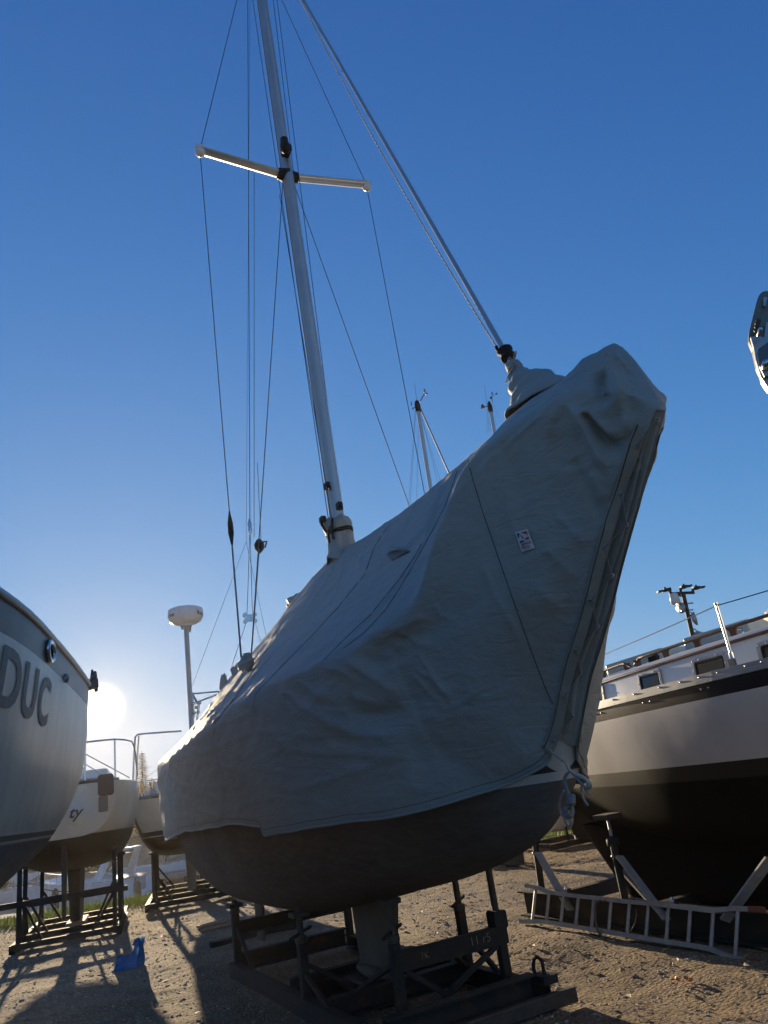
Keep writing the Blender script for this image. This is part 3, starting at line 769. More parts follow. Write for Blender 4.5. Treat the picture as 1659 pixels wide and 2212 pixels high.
def cover_section(s, side):
    zr, ws, zs, zh, wh = (cr(s, *q) for q in (c_zr, c_ws, c_zs, c_zh, c_wh))
    hbw = hb(min(max(s, -2.3), 5.98))+0.035; hz = hs(min(max(s, -2.3), 5.98))
    P = []
    sag = 0.10*smooth01((4.9-s)/1.0)*smooth01((s+2.3)/0.6)
    for i in range(NA):
        u = i/NA; P.append((ws*u, zr + (zs-zr)*(u**1.12) - sag*math.sin(math.pi*u)))
    # shoulder -> hull edge -> hem
    mz = min(hz, zs-0.03) if s > 4.3 else zs-0.06
    mw = max(hbw if s > 4.3 else ws*0.998, 0.03)
    if s > 5.0: mw = min(mw, ws*0.98); 
    mz = max(mz, zh+0.02)
    for i in range(NB):
        u = i/NB; P.append((ws + (mw-ws)*u, zs + (mz-zs)*u))
    for i in range(NC+1):
        u = i/NC; bul = 0.03*math.sin(math.pi*u)*(1 if s < 4.3 else 0.6)
        P.append((mw + (wh-mw)*(u if s < 3.6 else u**(1.0-0.25*smooth01((s-3.6)/1.0))) + bul*0.3, mz + (zh-mz)*u))
    # even spacing
    P = np.array(P); L_ = np.concatenate([[0], np.cumsum(np.hypot(*np.diff(P, axis=0).T))])
    q = np.linspace(0, L_[-1], NV)
    return np.stack([np.full(NV, s), np.interp(q, L_, P[:, 0])*side, np.interp(q, L_, P[:, 1])], 1)
NV = 150
cs = np.unique(np.concatenate([np.linspace(-2.47, -2.2, 9), np.linspace(-2.2, 2.0, 110), np.linspace(2.0, 4.4, 150), np.linspace(4.4, 5.6, 120), np.linspace(5.6, 6.07, 50)]))
HT_S = np.linspace(-2.3, 5.74, 200)
HT = []
for q in HT_S:
    row = [p for p in hull_grid([q], hb, hs, hk, hfull, 60)[0] if p[1] >= 0]
    zz = np.array([p[2] for p in row]); ww = np.array([p[1] for p in row]); o_ = np.argsort(zz); HT.append((zz[o_], ww[o_]))
ZG = np.linspace(.5, 2.8, 240)
HG = np.array([[np.interp(z, zz, ww) if zz[0] < z < zz[-1]+.03 else 0.0 for z in ZG] for zz, ww in HT])
def hull_w(s, z):
    if s > 5.74: return 0.0
    a = min(max((s+2.3)/8.04*199, 0), 198.999); b_ = min(max((z-.5)/2.3*239, 0), 238.999)
    i, j = int(a), int(b_); u, v = a-i, b_-j
    return float(HG[i, j]*(1-u)*(1-v) + HG[i+1, j]*u*(1-v) + HG[i, j+1]*(1-u)*v + HG[i+1, j+1]*u*v)
def smooth_half(side):
    G = np.array([cover_section(s, side) for s in cs])
    for it in range(11):      # soften the hard breaks, keep the borders
        Q = G.copy()
        Q[:, 1:-1, 1:] = 0.5*G[:, 1:-1, 1:] + 0.25*(G[:, 2:, 1:] + G[:, :-2, 1:])
        Q[1:-1, :, 1:] = 0.5*Q[1:-1, :, 1:] + 0.25*(Q[2:, :, 1:] + Q[:-2, :, 1:])
        Q[:, 0, 1] = 0
        G = Q
        if it in (3, 6):
            for i in range(len(cs)):
                for j in range(NV//4, NV):
                    m_ = hull_w(cs[i], G[i, j, 2])
                    if m_ > 0: G[i, j, 1] = side*max(abs(G[i, j, 1]), m_ + 0.022 + (.02 if cs[i] < 4.4 else 0))
    return G
def seg_dist(P, a, b_):
    d = b_-a; t_ = np.clip(((P-a)@d)/(d@d+1e-12), 0, 1)
    return np.linalg.norm(P-(a+t_[..., None]*d), axis=-1), t_
def finish_half(G, side, creases):
    du = np.gradient(G, axis=0); dv = np.gradient(G, axis=1)
    n = np.cross(du, dv); n /= (np.linalg.norm(n, axis=2, keepdims=True)+1e-9)
    sgn = np.sign((n[:, :, 1]*side + n[:, :, 2]*0.3)); sgn[sgn == 0] = 1
    n *= sgn[:, :, None]
    D = np.zeros(G.shape[:2])
    for pts, hgt, wid in creases:
        best = np.full(G.shape[:2], 9.0); along = np.zeros(G.shape[:2]); L_ = len(pts)-1
        for k in range(L_):
            dd, t_ = seg_dist(G, pts[k], pts[k+1])
            near = dd < best; best[near] = dd[near]; along[near] = (k+t_[near])/L_
        fade = np.clip(np.minimum(along/0.12, (1-along)/0.35), 0, 1)
        fade = fade*fade*(3-2*fade)
        D += 1.45*hgt*np.exp(-(best/(wid*(0.7+0.9*along)))**1.6)*fade
    for i, s in enumerate(cs):
        for j in range(NV):
            v = j/(NV-1); p = G[i, j]
            k = (soft(p[0], p[2], v, side) + D[i, j]) * smooth01((6.10-s)/.22)
            if j == 0: k *= 0.3
            if v > .97: k = abs(k)*.6
            if cs[i] > 4.6 and v > .9: k *= max(.25, (1-v)/.1)
            hwm = hull_w(s, p[2]); 
            q_ = p + n[i, j]*k
            if hwm > 0 and abs(q_[1]) < hwm+.010: q_[1] = side*(hwm+.010)
            G[i, j] = q_
    # hem is not a ruled line; aft it steps up where the stern panel overlaps
    for i, s in enumerate(cs):
        dz = 0.022*noise.noise((s*1.1, side, 0)) + 0.012*noise.noise((s*3.3, side, 5))
        dz += 0.055*smooth01((2.92-s)/.06)*smooth01((s+1)/2.0)
        if s < 4.6: G[i, -8:, 2] += dz*np.linspace(0.1, 1, 8)
    G[:, 0, 1] = 0
    return G
GS = smooth_half(-1); GP = smooth_half(1)
_m = MB().grid([[tuple(p) for p in r] for r in GS], True)
_bv = BVHTree.FromPolygons([Vector(p) for p in _m.v], _m.f)
CR_S = []
for poly, hgt, wid in CREASES:
    pts = []
    for x, y in poly:
        o_, d_ = FM.lray(x, y); h_ = _bv.ray_cast(o_, d_)
        if h_[0] is not None: pts.append(np.array(h_[0]))
    if len(pts) > 1: CR_S.append((pts, hgt, wid))
CR_P = [([p*np.array([1, -1, 1])+np.array([.05, 0, .03]) for p in pts], hgt, wid) for pts, hgt, wid in CR_S]
GS = finish_half(GS, -1, CR_S); GP = finish_half(GP, 1, CR_P)
mb = MB(); mb.grid([[tuple(p) for p in r] for r in GS], True); mb.grid([[tuple(p) for p in r] for r in GP], True, flip=True)
mb.grid([[tuple(p) for p in GS[-1]], [tuple(p) for p in GP[-1]]], True)
# closed stern end
for G, fl in ((GS, False), (GP, True)):
    r = G[0]; rows = []
    for k in range(12):
        u = k/11
        rows.append([(p[0]-0.05*math.sin(math.pi*min(1, u)*0.5)-0.012*noise.noise((p[1]*6*(1-u), p[2]*4, 1)), p[1]*(1-u), p[2]) for p in r])
    mb.grid(rows, True, flip=not fl)
me = mb.mesh('canvas')
bm = bmesh.new(); bm.from_mesh(me); bmesh.ops.remove_doubles(bm, verts=bm.verts[:], dist=0.002); bmesh.ops.recalc_face_normals(bm, faces=bm.faces[:])
bm.to_mesh(me); BV = BVHTree.FromBMesh(bm); bm.free()
canvas = bpy.data.objects.new('canvas', me); COL.objects.link(canvas); me.materials.append(M_cover); canvas.parent = cover
md = canvas.modifiers.new('thickness', 'SOLIDIFY'); md.thickness = 0.004; md.offset = -1
def hit(px, py, off=0.0):
    o_, d_ = FM.lray(px, py); h_ = BV.ray_cast(o_, d_)
    if h_[0] is None: return None
    n = h_[1] if h_[1].dot(d_) < 0 else -h_[1]
    return h_[0] + n*off
def snap(p, off):
    h_ = BV.find_nearest(Vector(p)); n = h_[1]
    return h_[0] + n*off, n
def dense(poly, step=12):
    out = []
    for (a, b_) in zip(poly, poly[1:]):
        k = max(1, int(math.hypot(b_[0]-a[0], b_[1]-a[1])/step))
        out += [(a[0]+(b_[0]-a[0])*i/k, a[1]+(b_[1]-a[1])*i/k) for i in range(k)]
    return out + [poly[-1]]
# seams
for poly in ([(1010, 990), (1022, 1038), (1045, 1112), (1069, 1182), (1092, 1249), (1123, 1337), (1149, 1410), (1176, 1481), (1194, 1521)],
             [(992, 1006), (961, 1095), (924, 1165), (901, 1206), (871, 1259), (834, 1316), (787, 1367), (743, 1400)],
             [(911, 1175), (895, 1204), (856, 1260), (800, 1328), (745, 1380), (700, 1425)],
             [(850, 1118), (809, 1181), (788, 1241), (731, 1311), (681, 1366), (624, 1423), (580, 1469), (552, 1500), (547, 1530)],
             [(578, 1400), (520, 1490), (466, 1560), (462, 1590)]):
    pts = [hit(x, y, 0.001) for x, y in dense(poly)]
    pts = [p for p in pts if p is not None]
    MB().tube(pts, 0.0022, 6).build('seam', M_seam, cover)

# webbing bands down the two laced edges, eyelets and cord
edge_s = [(p[0], p[1], p[2]) for p in [GS[i, -1] for i in range(len(cs)) if cs[i] >= 4.76]]
def band(G, side):
    rows = []
    for i in range(len(cs)):
        if cs[i] < 4.82 or cs[i] > 5.98: continue
        row = []
        for j in (NV-1, NV-2, NV-4, NV-6, NV-8):
            pass
        # walk up the cloth from the laced edge to the band's width
        L_ = np.concatenate([[0], np.cumsum(np.linalg.norm(np.diff(G[i, ::-1], axis=0), axis=1))])
        for wv in (0.0, 0.02, 0.045, 0.07, 0.085):
            p = [np.interp(wv, L_, G[i, ::-1, q]) for q in range(3)]
            sn, nn = snap(p, 0.007); 
            row.append(tuple(sn))
        rows.append(row)
    return rows
for G, side in ((GS, -1), (GP, 1)):
    o = MB().grid(band(G, side), True).build('webbing_band', M_web, cover)
    md = o.modifiers.new('thickness', 'SOLIDIFY'); md.thickness = 0.004; md.offset = 0
    for wv in (0.012, 0.074):
        pts = []
        for row in band(G, side):
            a = Vector(row[0]); e_ = Vector(row[-1]); pts.append(a.lerp(e_, wv/0.085))
    MB().tube([Vector(r[-2]) + Vector((0, -side*0.0, 0.0)) for r in band(G, side)], 0.0045, 4).build('stitching', M_seam, cover)
# inner flap that closes the front
def flap_pt(i, u):
    a = GS[i, -5]; c_ = GP[i, -2]; s = cs[i]
    f = smooth01((s-4.84)/.12)*smooth01((6.07-s)/.30)
    bul = (0.004 + .022*noise.noise((s*2.2, 1.0, 2))) * math.sin(math.pi*u)**.8
    fold = 0.022*math.sin(u*17 + 5*noise.noise((s*1.6, u, 4))) + .022*noise.noise((s*4.5, u*5, 2))
    d = (bul + fold*math.sin(math.pi*u))*f - .012*(1-u)
    return (a[0]+(c_[0]-a[0])*u + d*.83, a[1]+(c_[1]-a[1])*u, a[2]+(c_[2]-a[2])*u - d*.55)
ki = [i for i in range(len(cs)) if cs[i] >= 4.84]
MB().grid([[flap_pt(i, u) for u in np.linspace(0, 1, 25)] for i in ki], True).build('inner_flap', M_cover, cover)
# eyelets and lacing zigzag
def edge_pt(z, G, inset=0.03):
    k = [i for i in range(len(cs)) if cs[i] > 4.7]
    zz = np.array([G[i, -1, 2] for i in k]); o_ = np.argsort(zz)
    s_ = np.interp(z, zz[o_], cs[k][o_]); i = int(np.argmin(abs(cs-s_)))
    L_ = np.concatenate([[0], np.cumsum(np.linalg.norm(np.diff(G[i, ::-1], axis=0), axis=1))])
    p = [np.interp(inset, L_, G[i, ::-1, q]) for q in range(3)]
    return snap(p, 0.012)
zs_l = [1.62, 1.83, 2.04, 2.26, 2.48, 2.70, 2.88]
lace = []
def ring_at(p, nn):
    x = nn.orthogonal().normalized(); y = nn.cross(x)
    MB().tube([p + (x*math.cos(a)+y*math.sin(a))*0.010 for a in np.linspace(0, 2*math.pi, 11)[:-1]], 0.004, 6, closed=True).build('eyelet', M_galv, cover)
for k, z in enumerate(zs_l):
    p, nn = edge_pt(z, GS); ring_at(p, nn); lace.append(p + nn*0.004)
    zz = [abs(GS[i, -1, 2]-(z+.11)) for i in ki]; i = ki[int(np.argmin(zz))]
    q = Vector(flap_pt(i, .52)) + Vector((.012, -.006, -.004)); ring_at(q, Vector((.8, -.4, -.4)).normalized()); lace.append(q + Vector((.006, -.004, 0)))
MB().tube(lace, 0.0045, 6).build('lacing', M_cord, cover)

# canvas collar round the mast foot
mz0 = mast_at(3.5)
rows = []
for k in range(26):
    u = k/25; z = 3.54 + 0.38*u; c0 = mast_at(z)
    rad = cr(u, [0, .15, .3, .45, .6, .66, .72, .85, 1.0], [.20, .165, .138, .130, .138, .112, .138, .138, .116])
    row = []
    for a in np.linspace(0, 2*math.pi, 49):
        k_ = 1 + (0.30 if u < .55 else 0.30)*noise.noise((math.cos(a)*2.4, math.sin(a)*2.4, z*5)) + 0.07*math.sin(a*7+z*9)
        row.append((c0.x + rad*1.12*k_*math.cos(a), c0.y + rad*0.86*k_*math.sin(a), z - 0.10*(1-u)**2*abs(math.cos(a)) + 0.025*noise.noise((a*1.0 if a < 6.2 else 0, 1, 2))*u))
    rows.append(row)
col = MB().grid(rows, True).build('mast_collar', M_cover, cover)
md = col.modifiers.new('thickness', 'SOLIDIFY'); md.thickness = 0.004
c0 = mast_at(3.79)
sb = MB()
for zz, rr in ((3.775, .132), (3.79, .136)):
    sb.tube([(c0.x + rr*1.1*math.cos(a), c0.y + rr*.86*math.sin(a), zz + 0.012*math.sin(a*2)) for a in np.linspace(0, 2*math.pi, 33)[:-1]], 0.011, 6, closed=True)
sb.tube([(c0.x+.05, c0.y-.125, 3.80), (c0.x+.08, c0.y-.15, 3.74), (c0.x+.06, c0.y-.14, 3.66)], 0.011, 6)
sb.tube([(c0.x+.10, c0.y-.10, 3.88), (c0.x+.11, c0.y-.12, 3.79), (c0.x+.12, c0.y-.12, 3.68)], 0.012, 6)
sb.box((c0.x+.09, c0.y-.12, 3.79), .05, .03, .05); sb.box((c0.x-.05, c0.y-.13, 3.93), .06, .05, .06)
sb.tube([(c0.x-.05, c0.y-.13, 3.95), (c0.x+.0, c0.y-.17, 3.86), (c0.x+.02, c0.y-.14, 3.78)], 0.013, 6)
sb.build('collar_strap', M_black, cover)

# canvas sleeve gathered round the forestay
def mk_sleeve():
    rows = []
    b0 = Vector((5.22, 0, 3.50)); b1 = f0 - ax*0.07
    for k in range(34):
        u = k/33; c_ = b0.lerp(b1, u)
        rad = cr(u, [0, .2, .4, .6, .72, .80, .9, 1.0], [.17, .125, .092, .075, .060, .042, .052, .046])
        row = []
        for a in np.linspace(0, 2*math.pi, 49):
            ca, sa = math.cos(a), math.sin(a)
            k_ = 1 + 0.17*noise.noise((ca*1.5, sa*1.5, u*5)) + 0.10*math.sin(u*26 + 1.4*math.sin(a*2))*(1-u) + 0.05*math.sin(a*9)*u
            off = 0.17*max(0, ca)**2*(1-u)**1.5        # hump of slack cloth towards the bow
            row.append((c_.x + rad*k_*ca + off, c_.y + rad*0.85*k_*sa, c_.z + 0.05*max(0, ca)*math.sin(min(1, u*1.6)*math.pi)))
        rows.append(row)
    return MB().grid(rows, True, flip=True)
sv = mk_sleeve().build('forestay_sleeve', M_cover, cover)
md = sv.modifiers.new('thickness', 'SOLIDIFY'); md.thickness = 0.004
tz = Vector((5.22, 0, 3.50)).lerp(f0 - ax*0.07, 0.80)
tb_ = MB()
for q in range(3):
    tb_.tube([tz + Vector((0.049*math.cos(a), 0.045*math.sin(a), 0.02*math.cos(a+q) + 0.008*q)) for a in np.linspace(0, 2*math.pi, 25)[:-1]], 0.004, 6, closed=True)
bx = tz + Vector((0.03, -0.045, 0.01))
tb_.tube([bx + Vector(q)*.6 for q in ((0, 0, 0), (.06, -.01, .05), (.11, .0, .12), (.09, 0, .14), (.05, -.01, .08), (0, 0, 0))], 0.0035, 6)
tb_.tube([bx + Vector(q)*.6 for q in ((0, 0, 0), (-.09, -.01, -.05), (-.15, -.01, -.10), (-.10, -.01, -.10), (0, 0, 0))], 0.0035, 6)
tb_.tube([bx + Vector(q)*.6 for q in ((0, 0, 0), (.01, -.01, -.06), (.0, -.01, -.12))], 0.0035, 6)
tb_.build('sleeve_cord', M_rope, cover)

for G, side in ((GS, -1), (GP, 1)):
    k = [i for i in range(len(cs)) if cs[i] <= 4.84]
    MB().tube([Vector(G[i, -1]) + Vector((0, side*.003, 0)) for i in k], 0.008, 7).build('hem', M_cover, cover)
    st_ = []
    for i in k:
        L_ = np.concatenate([[0], np.cumsum(np.linalg.norm(np.diff(G[i, ::-1], axis=0), axis=1))])
        st_.append(snap([np.interp(.04, L_, G[i, ::-1, q]) for q in range(3)], .0012)[0])
    MB().tube(st_, 0.0016, 4).build('stitching', M_seam, cover)
# small things sewn to or lumped under the cover
def lump(name, px, py, w, size, seed, mt=None, parent=cover):
    p = FM.w(px, py, w); rows = []
    for i in range(15):
        t_ = math.pi*i/14; row = []
        for k in range(25):
            a = 2*math.pi*k/24; v = Vector((math.sin(t_)*math.cos(a), math.sin(t_)*math.sin(a), math.cos(t_)))
            r = 1 + 0.55*noise.noise(v*1.6 + Vector((seed, 0, 0))) + 0.22*noise.noise(v*4 + Vector((0, seed, 0)))
            row.append((p.x + v.x*size[0]*r, p.y + v.y*size[1]*r, p.z + v.z*size[2]*r))
        rows.append(row)
    return MB().grid(rows, True, flip=True).build(name, mt or M_cover, parent)
lump('cloth_bunch', 511, 1470, -0.25, (.07, .06, .16), 3)
lump('cloth_bunch', 484, 1484, -0.15, (.07, .05, .15), 8)
lump('cloth_bunch', 640, 1298, 0.35, (.16, .10, .07), 5)
lump('shroud_flap', 532, 1432, -0.85, (.16, .05, .07), 12)
pk = [hit(x, y, 0.012) for x, y in ((838, 1200), (848, 1193), (866, 1190), (886, 1193), (866, 1202), (848, 1212))]
if all(pk):
    MB().prism(pk, Vector((0.0, 0.02, -0.012))).build('vent_pocket', M_inner, cover)
    q = [hit(x, y, o_) for x, y, o_ in ((838, 1199, .004), (848, 1191, .03), (866, 1187, .035), (888, 1192, .004), (868, 1194, .04), (850, 1198, .035))]
    MB().prism(q, Vector((0, -.004, .004))).build('vent_pocket_flap', M_cover, cover)

# sewn-on maker's label
LC = [(1113, 1150), (1140, 1143), (1156.5, 1185), (1128.5, 1194)]
def lab(u, v, off):     # u right, v down, both 0..1
    x = (LC[0][0]*(1-u)+LC[1][0]*u)*(1-v) + (LC[3][0]*(1-u)+LC[2][0]*u)*v
    y = (LC[0][1]*(1-u)+LC[1][1]*u)*(1-v) + (LC[3][1]*(1-u)+LC[2][1]*u)*v
    return hit(x, y, off)
lp = MB().grid([[lab(u, v, 0.010) for u in np.linspace(0, 1, 9)] for v in np.linspace(0, 1, 13)], True).build('maker_label', M_label, cover)
md = lp.modifiers.new('thickness', 'SOLIDIFY'); md.thickness = 0.004; md.offset = 0
def lab_shape(poly, mt, name='print'):
    bm = bmesh.new(); vs = [bm.verts.new((u, v, 0)) for u, v in poly]; bm.faces.new(vs)
    bmesh.ops.triangulate(bm, faces=bm.faces[:])
    for _ in range(2): bmesh.ops.subdivide_edges(bm, edges=bm.edges[:], cuts=1, use_grid_fill=True)
    for v in bm.verts: v.co = lab(v.co.x, v.co.y, 0.0145)
    me = bpy.data.meshes.new(name); bm.to_mesh(me); bm.free(); me.materials.append(mt)
    o = bpy.data.objects.new(name, me); COL.objects.link(o); o.parent = lp
lab_shape([(.36, .07), (.90, .07), (.90, .30), (.74, .20)], M_red, 'label_emblem')
lab_shape([(.58, .40), (.90, .34), (.90, .48), (.60, .48)], M_red, 'label_emblem')
lab_shape([(.12, .07), (.30, .07), (.22, .22), (.12, .34)], M_navy, 'label_emblem')
lab_shape([(.32, .14), (.46, .28), (.52, .46), (.40, .36)], M_navy, 'label_emblem')
lab_shape([(.12, .47), (.18, .44), (.42, .47), (.56, .52), (.14, .55)], M_navy, 'label_emblem')
for body, u0, v0, su, sv_, mt in (('GENCO', .12, .69, .245, .155, M_navy), ('Marine', .12, .83, .235, .16, M_red), ('Toronto Canada', .16, .905, .094, .06, M_navy), ('sails & covers', .16, .96, .10, .055, M_navy)):
    if body in ('Toronto Canada', 'sails & covers'):
        continue
    wrap_text(body, 1.0, lambda x, y, u0=u0, v0=v0, su=su, sv_=sv_: lab(min(.97, u0 + x*su*0.92), v0 - y*sv_*1.0, 0.0145), mt, lp, 'label_word', 0.15, 0.03)
for v0, v1 in ((.875, .885), (.915, .925)):
    lab_shape([(.22, v0), (.80, v0), (.80, v1), (.22, v1)], M_navy, 'label_small_print')

# coil of spare lacing rope hanging from the stem
rope = boat_thing('rope_coil', 'white braided rope bundled and hanging from the stem below the cover', 'rope', FM)
def rp(px, py, d=0.0):
    q = FM.w(px, py, -0.10 - d); return q
def rope_tube(pp, r=0.0062, name='strand', jit=0.0):
    pts = [rp(x, y, dd) for x, y, dd in pp]
    # smooth through points
    out = []
    for i in range(len(pts)-1):
        a = pts[max(i-1, 0)]; b_ = pts[i]; c_ = pts[i+1]; d_ = pts[min(i+2, len(pts)-1)]
        for k in range(8):
            t_ = k/8
            out.append(0.5*((2*b_) + (c_-a)*t_ + (2*a-5*b_+4*c_-d_)*t_*t_ + (3*b_-a-3*c_+d_)*t_**3))
    out.append(pts[-1])
    return MB().tube(out, r, 6).build(name, M_rope, rope)
def T_(cx, cy): return (1123.2 + cx*0.2031, 1382.4 + cy*0.2031)
knot = [(294, 1150, 0), (370, 1220, .01), (475, 1300, .01)]
rope_tube([(*T_(x, y), d) for x, y, d in knot])
for k in range(5):
    o = k*7
    rope_tube([(*T_(x, y), .012*k) for x, y in ((480, 1300), (515, 1345+o), (540, 1400), (600, 1420+o), (680, 1460+o*.7), (745-o, 1520), (752-o*1.5, 1565), (715-o, 1580-o*.6), (655-o*.3, 1540-o), (590, 1460), (545, 1405))])
for k in range(6):
    o = k*6
    rope_tube([(*T_(x, y), .010*k) for x, y in ((530, 1400), (490+o*.3, 1430), (468+o*.5, 1490), (480+o*.6, 1570), (505+o*.6, 1640), (540+o*.4, 1700), (555, 1750), (568-o, 1810+o), (560-o, 1870), (520-o, 1895-o*2), (470+o, 1870-o*2), (455+o, 1820), (490+o, 1770), (525, 1740), (545, 1700))])
for k in range(7):
    y0 = 1655 + k*14
    rope_tube([(*T_(x, y), d) for x, y, d in ((500, y0, .03), (520, y0+16, -.015), (550, y0+22, -.02), (578, y0+8, .01), (570, y0-8, .07), (520, y0-4, .075), (500, y0+8, .03))])
rope_tube([(*T_(x, y), 0.0) for x, y in ((468, 1600), (430, 1690), (418, 1770), (440, 1850), (490, 1895), (535, 1900))])
rope_tube([(*T_(x, y), 0.0) for x, y in ((470, 1895), (490, 1950), (525, 1982), (543, 1955), (530, 1905))])
rope_tube([(*T_(x, y), 0.02) for x, y in ((650, 1560), (660, 1640), (690, 1710), (724, 1758))])
rope_tube([(*T_(x, y), 0.02) for x, y in ((685, 1575), (710, 1610), (733, 1648))])
# ================================================================ CRADLE UNDER THE COVERED BOAT
cradle = boat_thing('boat_cradle', 'dark steel cradle with screw posts holding up the covered sailboat', 'cradle', FM)
M_pad = mat('pad_wood', (.06, .052, .042), .8, 0, .3, 12, .4, 50)
def part(name, mb, mt, par, bev=0.004):
    o = mb.build(name, mt, par)
    return o
# base rails (channels lying on the ground)
RL = [('base_rail', (-0.05, .62, .07), (3.36, .62, .07)), ('base_rail', (-0.05, -.62, .07), (3.36, -.62, .07))]
for nm, a, b_ in RL:
    part(nm, MB().channel(a, b_, .08, .13, .012, flip=1 if a[1] > 0 else -1), M_steel, cradle)
for s, hgt in ((0.02, .16), (1.55, .14), (2.45, .14), (3.30, .15)):
    part('cross_beam', MB().channel((s, -.57, .05+hgt/2), (s, .57, .05+hgt/2), .09, hgt, .014), M_steel, cradle)
part('skid', MB().beam((3.45, -.75, .05), (3.45, .78, .05), .06, .09), M_rust, cradle)
lug = MB().tube([(3.26, .62, .14), (3.26, .62, .23), (3.27, .63, .27), (3.30, .64, .285), (3.33, .65, .26), (3.335, .65, .14)], .013, 8)
part('lifting_eye', lug, M_steel, cradle)
part('corner_plate', MB().box((3.33, .64, .157), .16, .12, .05), M_steel, cradle)
def hullz(s, w):
    # underside of the hull at (s, w)
    best = None
    row = hull_grid([s], hb, hs, hk, hfull)[0]
    ws_ = np.array([p[1] for p in row]); zz = np.array([p[2] for p in row]); o_ = np.argsort(ws_)
    return float(np.interp(w, ws_[o_], zz[o_]))
def post(s, w, ztop_sq, bw=0.07, handle=True, lean=(0, 0), screw=True):
    top = hullz(s+lean[0], w+lean[1]) - 0.03
    p0 = Vector((s, w, .04)); pt = Vector((s+lean[0], w+lean[1], top)); d = (pt-p0)/(top-.04)
    zs_ = min(ztop_sq, top-0.12)
    o = part('post', MB().beam(p0, p0 + d*(zs_-.04), bw, bw, (1, 0, 0)), M_steel, cradle)
    sc = MB().tube([p0+d*(zs_-.06), pt], 0.026, 10)
    sc.lathe([(.045, -.02), (.05, 0), (.045, .03)], p0+d*(zs_-.02), d, 10)
    sc.build('screw', M_rust, o)
    if handle:
        hz = p0 + d*(zs_+.03)
        MB().beam(hz + Vector((-.12, .13, .01)), hz + Vector((.12, -.13, -.01)), .018, .022).build('screw_handle', M_steel, o)
    # pad, tilted to the hull
    zl = hullz(s+lean[0], w+lean[1]-.08); zr_ = hullz(s+lean[0], w+lean[1]+.08)
    pd = MB().beam(pt + Vector((0, -.065, (zl-zr_)*-.4 - .005)), pt + Vector((0, .065, (zr_-zl)*.4 - .005)), .14, .035, (0, 0, 1))
    pd.build('pad', M_pad, o)
    return o
post(0.06, -.60, .60, handle=False); post(0.06, .60, .60, handle=False)
post(2.02, -.62, .50); post(2.40, .60, .52)
post(2.93, -.27, .52, lean=(0, 0)); post(2.93, .60, .46, handle=False)
part('collar', MB().box((2.93, .60, .50), .11, .11, .12), M_steel, cradle)
# upper beams
bt = part('upper_beam', MB().channel((2.95, -.30, .40), (2.95, .64, .40), .06, .12, .012, flip=-1), M_steel, cradle)
part('upper_beam', MB().channel((0.06, -.62, .43), (0.06, .62, .43), .08, .12, .012), M_steel, cradle)
# braces
for a, b_ in (((0.10, -.60, .45), (0.62, -.60, .10)), ((2.02, -.62, .30), (2.55, -.60, .08)), ((2.40, .60, .35), (2.02, .60, .10)), ((2.45, .60, .35), (2.85, .62, .10)),
              ((2.95, .55, .34), (2.95, .05, .12)), ((2.95, -.22, .34), (2.95, .12, .10)), ((2.93, -.27, .40), (2.05, -.20, .10)), ((2.02, -.58, .34), (2.02, -.15, .08)), ((2.93, .20, .34), (2.45, .55, .14))):
    part('brace', MB().beam(a, b_, .035, .035), M_steel, cradle)
# blocks under the keel
part('keel_block', MB().box((1.95, 0, .085), .75, .34, .10), M_pad, cradle)
part('keel_beam', MB().channel((1.62, -.57, .075), (1.62, .57, .075), .10, .13, .012), M_steel, cradle)
# paint marks on the beam
M_yel = mat('yellow_paint_mark', (0.34, 0.30, 0.17), 0.7)
cb = FM.w(1072, 2015, .6)
def beam_at(u, v): return (2.9895, -.02 + u, .385 + v)
for body, u0, sz in (('11 r5', .32, .085), ('7K', -.09, .065), ('..', .10, .06)):
    wrap_text(body, sz, lambda x, y, u0=u0: beam_at(u0+x, y), M_yel, bt, 'paint_mark', 0.0, -0.002)
# ================================================================ CRUISING SAILBOAT ON THE RIGHT
FR = Frame((2.45, 8.35), -29.5)
rb = boat_thing('sailboat', 'white cruising sailboat with navy sheer stripe, black bottom and teak handrails, seen at its side', 'sailboat', FR)
RB = ([-6, -5, -4, -2.5, -1, 0, .7, 1.5, 2.2, 2.62], [.95, 1.22, 1.36, 1.30, 1.08, .85, .64, .38, .16, .02])
RK = ([-6, -5, -4, -2.5, -1, 0, .8, 1.4, 1.9, 2.3, 2.62], [1.15, .90, .74, .66, .62, .64, .74, .92, 1.25, 1.65, 2.02])
rbm = lambda s: cr(s, *RB); rsh = lambda s: 1.965 + 0.02*max(0, s); rkz = lambda s: cr(s, *RK)
def rfull(s):
    f = smooth01((s+1.2)/3.0); return (0.60+0.55*f, 0, 0.04+0.06*f)
st = list(np.linspace(-6, -1, 26)) + list(np.linspace(-.85, 2.62, 34))
M_rhull = mat_bands('cruiser_hull_paint', [(0, (0.007, 0.008, 0.0075), 0.75), (1.215, (0.008, 0.011, 0.012), 0.6), (1.335, (0.66, 0.64, 0.62), 0.28), (1.825, (0.007, 0.010, 0.018), 0.25)], 0.3, streak=0.02)
o = hull_mesh(hull_grid(st, rbm, rsh, rkz, rfull), deck=False).build('hull', M_rhull, rb); smooth_edges(o, 50)
